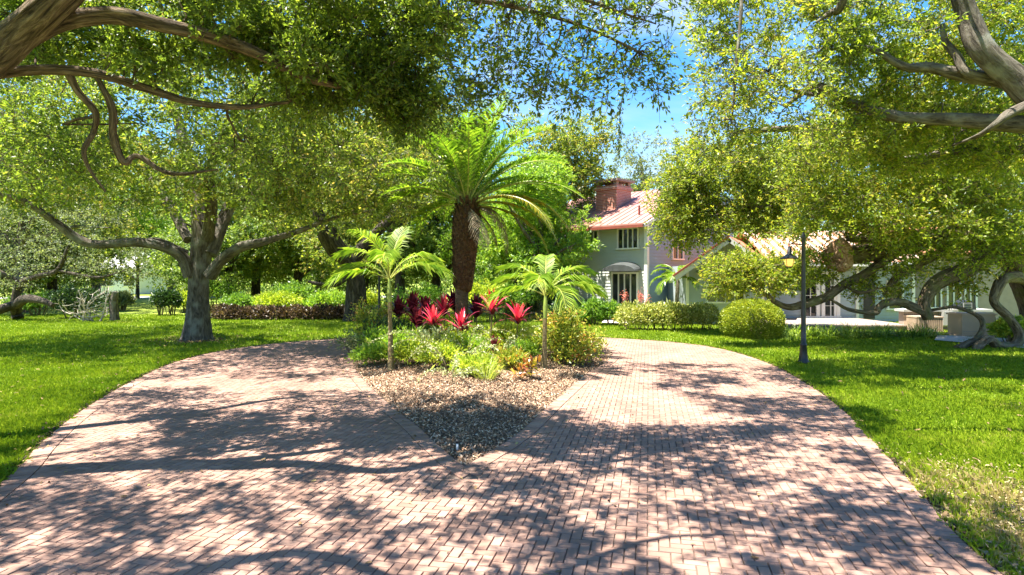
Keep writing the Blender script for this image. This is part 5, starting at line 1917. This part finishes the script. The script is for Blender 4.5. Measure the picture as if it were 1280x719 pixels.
# burgundy hedge and bright shrubs at the back of the left lawn
Y1 = 30.0
lob = [((X(u, Y1) - X(360, Y1), rng.uniform(-.15, .15), .22), (.55, .5, .40 + rng.uniform(-.05, .07))) for u in range(275, 452, 9)]
bush("burgundy_hedge", "low burgundy hedge along the back edge of the left lawn", "hedge", (X(360, Y1), Y1, 0), lob, M['burgundy'], 13000, .15, .6, .4, stems=3, low=-.5)
bsh = [(338, 33, 1.5, 1.25, 'lime', "bright lime shrub right of the lawn oak trunk behind the burgundy hedge"), (300, 34, 1.3, 1.2, 'shrub', "green shrub between the lawn oak trunk and the lime shrub"),
       (375, 36, 1.7, 1.7, 'shrub', "leafy green shrub just right of the lime shrub"), (412, 33.5, 1.5, 1.3, 'tree_bright', "light green shrub left of the dark oak's trunk"), (452, 34.5, 1.6, 1.3, 'lime', "yellow green shrub behind the dark oak trunk"),
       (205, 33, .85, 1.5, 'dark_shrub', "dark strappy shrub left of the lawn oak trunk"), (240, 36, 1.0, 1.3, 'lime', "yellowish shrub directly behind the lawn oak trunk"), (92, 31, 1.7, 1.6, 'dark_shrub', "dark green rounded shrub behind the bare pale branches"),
       (270, 38, 1.8, 2.2, 'shrub', "taller green shrub behind the hedge's left end"), (520, 30, 1.6, 1.7, 'shrub', "green shrub behind the red leaved plants left of the date palm"), (600, 28, 1.5, 1.9, 'lime', "bright green shrub right behind the date palm trunk"),
       (640, 29, 1.6, 1.9, 'shrub', "broad green shrub behind the right young palm"), (668, 30, 1.3, 1.4, 'dark_shrub', "dark shrub behind the right young palm's crown"), (715, 27.5, 1.1, 1.0, 'dark_shrub', "dark low shrub at the left foot of the clapboard house"),
       (40, 33, 1.6, 1.2, 'shrub', "green shrub below the crooked tree at the left edge"), (150, 38, 1.2, 1.2, 'tree_grey', "grey green bush at the edge of the sunny lawn gap"), (60, 47, 4.2, 4.2, 'dark_shrub', "big thicket with shade darkened leaves behind the crooked tree at the far left"), (108, 52, 4.2, 5.0, 'dark_shrub', "big green thicket behind the bare pale branches"), (226, 50, 3.4, 5.2, 'tree_far', "tall pale green thicket just left of the lawn oak trunk"),  # both dark_shrub thickets: leaf colour darkened to stand for canopy shade
       (300, 48, 4.5, 4.6, 'tree_far', "big thicket far behind the burgundy hedge's left half"), (370, 50, 4.5, 5.5, 'shrub', "big light thicket far behind the burgundy hedge's middle"), (450, 46, 4.0, 5.0, 'tree_far', "big thicket far behind the dark oak's trunk"), (530, 44, 3.5, 5.0, 'shrub', "tall thicket behind the left young palm"), (5, 52, 4.0, 5.5, 'shrub', "tall light thicket cut by the left picture edge"),
       (1262, 19.6, .8, .75, 'lime', "yellow green plant behind the rightmost looping oak limb")]
for u, Y, w, h, m_, lab in bsh:
    lob = [((rng.uniform(-.5, .5) * w, rng.uniform(-.3, .3), h * rng.uniform(.35, .6)), (w * rng.uniform(.45, .65), w * .5, h * rng.uniform(.35, .48))) for _ in range(5)]
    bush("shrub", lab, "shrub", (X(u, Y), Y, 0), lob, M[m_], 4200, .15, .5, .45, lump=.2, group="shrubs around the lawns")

# bare pale branches
db_ = thing("bare_shrub", "leafless shrub of pale crooked branches at the back of the left lawn", "shrub", (X(110, 29), 29, 0))
s = MB()


def bare(p, d, L_, r, lev):
    n_ = 5
    q = [np.array(p, float)]
    for _ in range(n_ - 1):
        d = unit(d + rng.normal(0, .28, 3) + np.array([0, 0, .08]))
        q.append(q[-1] + d * L_ / (n_ - 1))
    s.tube(q, np.linspace(r, r * .5, n_), 6, sub=2)
    if lev > 0:
        for _ in range(3):
            j = rng.integers(1, n_)
            bare(q[j], unit(d + rng.normal(0, .7, 3)), L_ * .7, r * .55, lev - 1)


for a in range(6):
    bare((rng.uniform(-.4, .7), 0, -.1), unit(np.array([math.cos(a * 1.1) * .8, .2 * math.sin(a), .8])), 1.1, .05, 2)
s.build("branches", M['bark_pale'], db_, True)
st = thing("tree_stump", "short grey leaning stump beside the bare pale branches", "stump", (X(143, 29.2), 29.2, 0))
s = MB()
s.tube([(0, 0, -.2), (.0, 0, .2), (-.05, 0, .8), (.06, 0, 1.35)], [.26, .19, .17, .13], 12, sub=4, rough=.1)
s.build("trunk", M['bark_grey'], st, True)
# ---------------------------------------------------------------- plants in the bed


def bz(x, y):
    return float(mound(np.array([[x, y]]))[0])


def bp_(u, v):
    q = gp(u, v)
    return q[0], q[1], bz(q[0], q[1])


def ti(label, u, vtop, Y, leaf, n=32, L_=.64, w=.078, stems=1, el0=88):
    """cane with a rosette of broad pointed leaves; vtop = picture height of the rosette's heart"""
    x = X(u, Y)
    g_ = bz(x, Y)
    h = at(u, vtop, Y)[2] - g_
    o = thing("ti_plant", label, "plant", (x, Y, g_), "ti plants in the bed")
    c = MB()
    le = rng.uniform(-.06, .06)
    c.tube([(0, 0, -.1), (le * .3, 0, h * .5), (le, 0, h)], [.02, .017, .015], 6, sub=3)
    c.build("cane", M['stem'], o, True)
    f = MB()
    for k_ in range(n):
        t = k_ / n
        el = math.radians(el0 - 56 * t ** 1.1 + rng.uniform(-7, 7))
        strap(f, (le, 0, h - .12 * t), k_ * 2.4 + rng.normal(0, .2), el, L_ * rng.uniform(.75, 1.1) * (.75 + .35 * t), w * rng.uniform(.8, 1.15), .25 + 1.45 * t ** 1.5, 7, int(t > .68))
    f.build("leaves", [leaf, M['maroon']], o)
    return o


ti("bright red ti plant at the left of the red row", 543, 404, 15.0, M['red'])
ti("bright red ti plant standing taller behind the left one of the red row", 556, 390, 15.8, M['red'])
ti("bright red ti plant directly before the date palm trunk", 577, 410, 14.6, M['red'], 26)
ti("tallest bright red ti plant, right of the date palm trunk", 613, 388, 15.0, M['red'], 26, .72)
ti("bright red ti plant at the right end near the young palm", 645, 400, 15.0, M['red'], 26, .68)
ti("small maroon ti plant low beside the fountain grass", 621, 435, 13.8, M['maroon'], 14, .42, .08)
for lab, u, v, Y in (("dark maroon ti plant at the far left of the dark group", 514, 388, 17.0), ("dark maroon ti plant left behind the bright red ones", 530, 392, 16.6), ("dark maroon ti plant directly left of the palm trunk", 566, 384, 17.2),
                     ("dark maroon ti plant directly right of the palm trunk", 597, 392, 16.4), ("low dark maroon ti plant between the left young palm and the red row", 523, 404, 16.0), ("dark maroon ti plant behind the left young palm's trunk", 500, 392, 17.4)):
    ti(lab, u, v, Y, M['maroon'], 30, .72, .13)

tg = "fountain grasses in the bed"
for lab, u, v, L_, n in (("pale fountain grass below the tallest red ti plant", 612, 440, 1.0, 380), ("dense fountain grass left of the right young palm's trunk", 650, 446, 1.1, 420), ("fountain grass under the two left red ti plants", 553, 444, .85, 280),
                         ("fountain grass at the right young palm's back", 668, 440, .7, 160), ("bright small fountain grass at the front edge of the planting", 607, 485, .55, 190), ("thin fountain grass in the middle of the bed", 583, 448, .7, 150)):
    x, y, z = bp_(u, v)
    tuft("fountain_grass", lab, "grass", (x, y, z), n, L_, .009 if u != 607 else .008, M['fountain'], .13, (48, 89), (.4, 1.4), tg, 6)

sG = "low leafy plants in the bed"
lows = [(563, 452, .5, .5, 'lime', "light green low plant directly before the date palm trunk"), (600, 462, .45, .45, 'tree_bright', "mid green low plant below the tallest red ti plant"), (478, 448, .45, .5, 'tree_bright', "leafy plant just left of the left young palm's trunk"), (540, 456, .5, .5, 'tree_grey', "grey green low plant in the bed's left middle"), (640, 446, .4, .5, 'lime', "light green low plant behind the dense fountain grass"), (690, 452, .5, .55, 'lime', "lime leaved plant filling the space behind the right young palm's trunk"),
        (520, 462, .5, .42, 'lime', "lime leaved low plant right of the left young palm's foot"), (548, 470, .45, .36, 'lime', "lime leaved low plant in the front middle of the bed"), (505, 452, .5, .45, 'tree_bright', "green low plant close behind the left young palm's trunk"),
        (455, 447, .55, .42, 'tree_grey', "grey green low plant at the bed's left border"), (470, 458, .45, .3, 'tree_bright', "green low plant spilling over the left border of the bed"), (575, 462, .4, .42, 'lime', "light green low plant below the middle red ti plant"),
        (625, 452, .45, .4, 'lime', "lime leaved low plant between two fountain grasses"), (535, 440, .5, .5, 'lime', "light green low plant under the left red ti plants"), (660, 458, .35, .3, 'tree_bright', "green low plant behind the croton"),
        (595, 478, .4, .28, 'lime', "sparse lime low plant beside the front fountain grass"), (490, 440, .6, .6, 'dark_shrub', "dark leaved plant between the left young palm and the maroon ti plants"), (640, 470, .3, .25, 'copper', "small coppery plant left of the croton")]
for u, v, w, h, m_, lab in lows:
    x, y, z = bp_(u, v)
    lob = [((rng.uniform(-.4, .4) * w, rng.uniform(-.3, .3) * w, h * rng.uniform(.3, .6)), (w * rng.uniform(.5, .7), w * .55, h * rng.uniform(.4, .55))) for _ in range(4)]
    bush("low_plant", lab, "plant", (x, y, z), [(np.multiply(c_, (1.35, 1.35, 1.35)) + np.array([0, 0, .03]), np.multiply(r_, (1.5, 1.5, 1.4))) for c_, r_ in lob], M[m_], 2300, .12, .3, .26, lump=.35, group=sG, stemr=.008)
x, y, z = bp_(712, 462)
bush("copper_shrub", "airy shrub with green and coppery leaves right of the right young palm", "shrub", (x, y + .5, z), [((-.1, 0, .65), (.55, .5, .55)), ((.3, .1, .45), (.5, .5, .42)), ((-.3, .2, .9), (.4, .4, .45)), ((.1, .3, 1.0), (.35, .4, .35)), ((.1, -.15, .28), (.6, .4, .28)), ((.6, .5, .5), (.4, .4, .4))],
     M['copper'], 5200, .085, .25, .5, stems=6, lump=.3, low=-.8, stemr=.012)
x, y, z = bp_(448, 440)
bush("copper_shrub", "tall thin shrub with reddish new leaves at the bed's far left edge", "shrub", (x, y + .8, z), [((-.1, 0, .9), (.35, .4, .5)), ((.25, 0, .55), (.4, .4, .45)), ((.0, .1, .35), (.5, .4, .35)), ((.45, .2, .95), (.3, .3, .35))],
     M['copper'], 2400, .085, .2, .5, stems=6, lump=.3, low=-.8, stemr=.012)
for lab, u, v, n, h in (("orange and yellow croton at the right young palm's foot", 664, 478, 46, .34), ("small yellow croton left of the larger orange one", 650, 482, 24, .22)):
    x, y, z = bp_(u, v)
    o = thing("croton", lab, "plant", (x, y, z), "crotons in the bed")
    f = MB()
    for k_ in range(n):
        t = k_ / n
        strap(f, (rng.normal(0, .07), rng.normal(0, .07), h * (1 - .75 * t)), k_ * 2.4, math.radians(75 - 60 * t), (.16 * rng.uniform(.8, 1.2)), .06, .3 + .9 * t, 5)
    f.build("leaves", M['croton'], o)
    c = MB()
    c.tube([(0, 0, -.08), (.01, 0, h)], [.016, .012], 6, sub=2)
    c.build("stem", M['stem'], o)

# arching pale sprays
aG = "arching pale sprays in the bed"
for lab, u, v, arcs in (("pale arching spray plant right of the left young palm", 560, 478, [(178, 1.0, 78), (165, .75, 70), (10, .5, 60), (200, .6, 82), (80, .5, 60)]), ("pale arching spray plant in the centre front of the bed", 583, 470, [(160, .7, 85), (12, .85, 75), (30, .6, 65), (-40, .5, 70), (185, .55, 60), (90, .8, 88)]),
                        ("pale arching spray plant near the small maroon ti plant", 628, 462, [(5, .75, 70), (170, .8, 72), (-60, .5, 75), (60, .5, 80)]), ("pale arching spray plant low at the front edge of the planting", 565, 490, [(20, .4, 60), (150, .45, 50), (-80, .35, 70), (95, .4, 85)])):
    x, y, z = bp_(u, v)
    o = thing("spray_plant", lab, "plant", (x, y, z), aG)
    f = MB()
    c = MB()
    for az, L_, el in arcs:
        for rep in range(2):
            a_ = math.radians(az + rng.normal(0, 14))
            t = np.linspace(0, 1, 14)
            ang = math.radians(min(el + 8, 86) + rng.normal(0, 4)) - math.radians(128) * t ** 1.2
            LL = L_ * rng.uniform(.85, 1.2) * 2.0
            ds = LL / 13
            xx = np.concatenate([[0], np.cumsum(np.cos(ang[:-1]) * ds)])
            zz = np.concatenate([[0], np.cumsum(np.sin(ang[:-1]) * ds)])
            P_ = np.stack([xx * math.cos(a_), xx * math.sin(a_), zz - .03], 1)
            c.tube(P_, np.linspace(.006, .002, 14), 4, sub=1, cap=False)
            k_ = 55
            tt = rng.uniform(.3, 1, k_)
            q = np.stack([np.interp(tt, t, P_[:, j_]) for j_ in range(3)], 1) + rng.normal(0, .012, (k_, 3))
            l = rng.uniform(.03, .062, k_)
            leaves(f, q, rand_dirs(k_), l, l * .5)
    c.build("stems", M['stem'], o)
    f.build("leaves", M['pale'], o)

# hanging moss strand from the overhead twigs
hm = thing("hanging_moss", "long dark strand of moss hanging from the overhead twigs against the sky", "moss", at(777, 112, 7.6))
hm_o = at(777, 112, 7.6)
s = MB()
f = MB()
pts = np.array([at(777 + du, v, 7.6) for du, v in ((0, 70), (4, 100), (3, 118), (-2, 134), (-2, 155), (-3, 175), (-4, 198))]) - hm_o
s.tube(pts, np.linspace(.006, .003, len(pts)), 4, sub=3, cap=False)
s.build("strand", M['stem'], hm)
q = spline(pts, 12)
q = q[rng.integers(len(q) // 4, len(q), 170)] + rng.normal(0, .018, (170, 3))
leaves(f, q, unit(rng.normal(0, .5, (170, 3)) + (0, 0, -1.)), rng.uniform(.04, .07, 170), rng.uniform(.012, .025, 170))
f.build("tufts", M['oak_near'], hm)
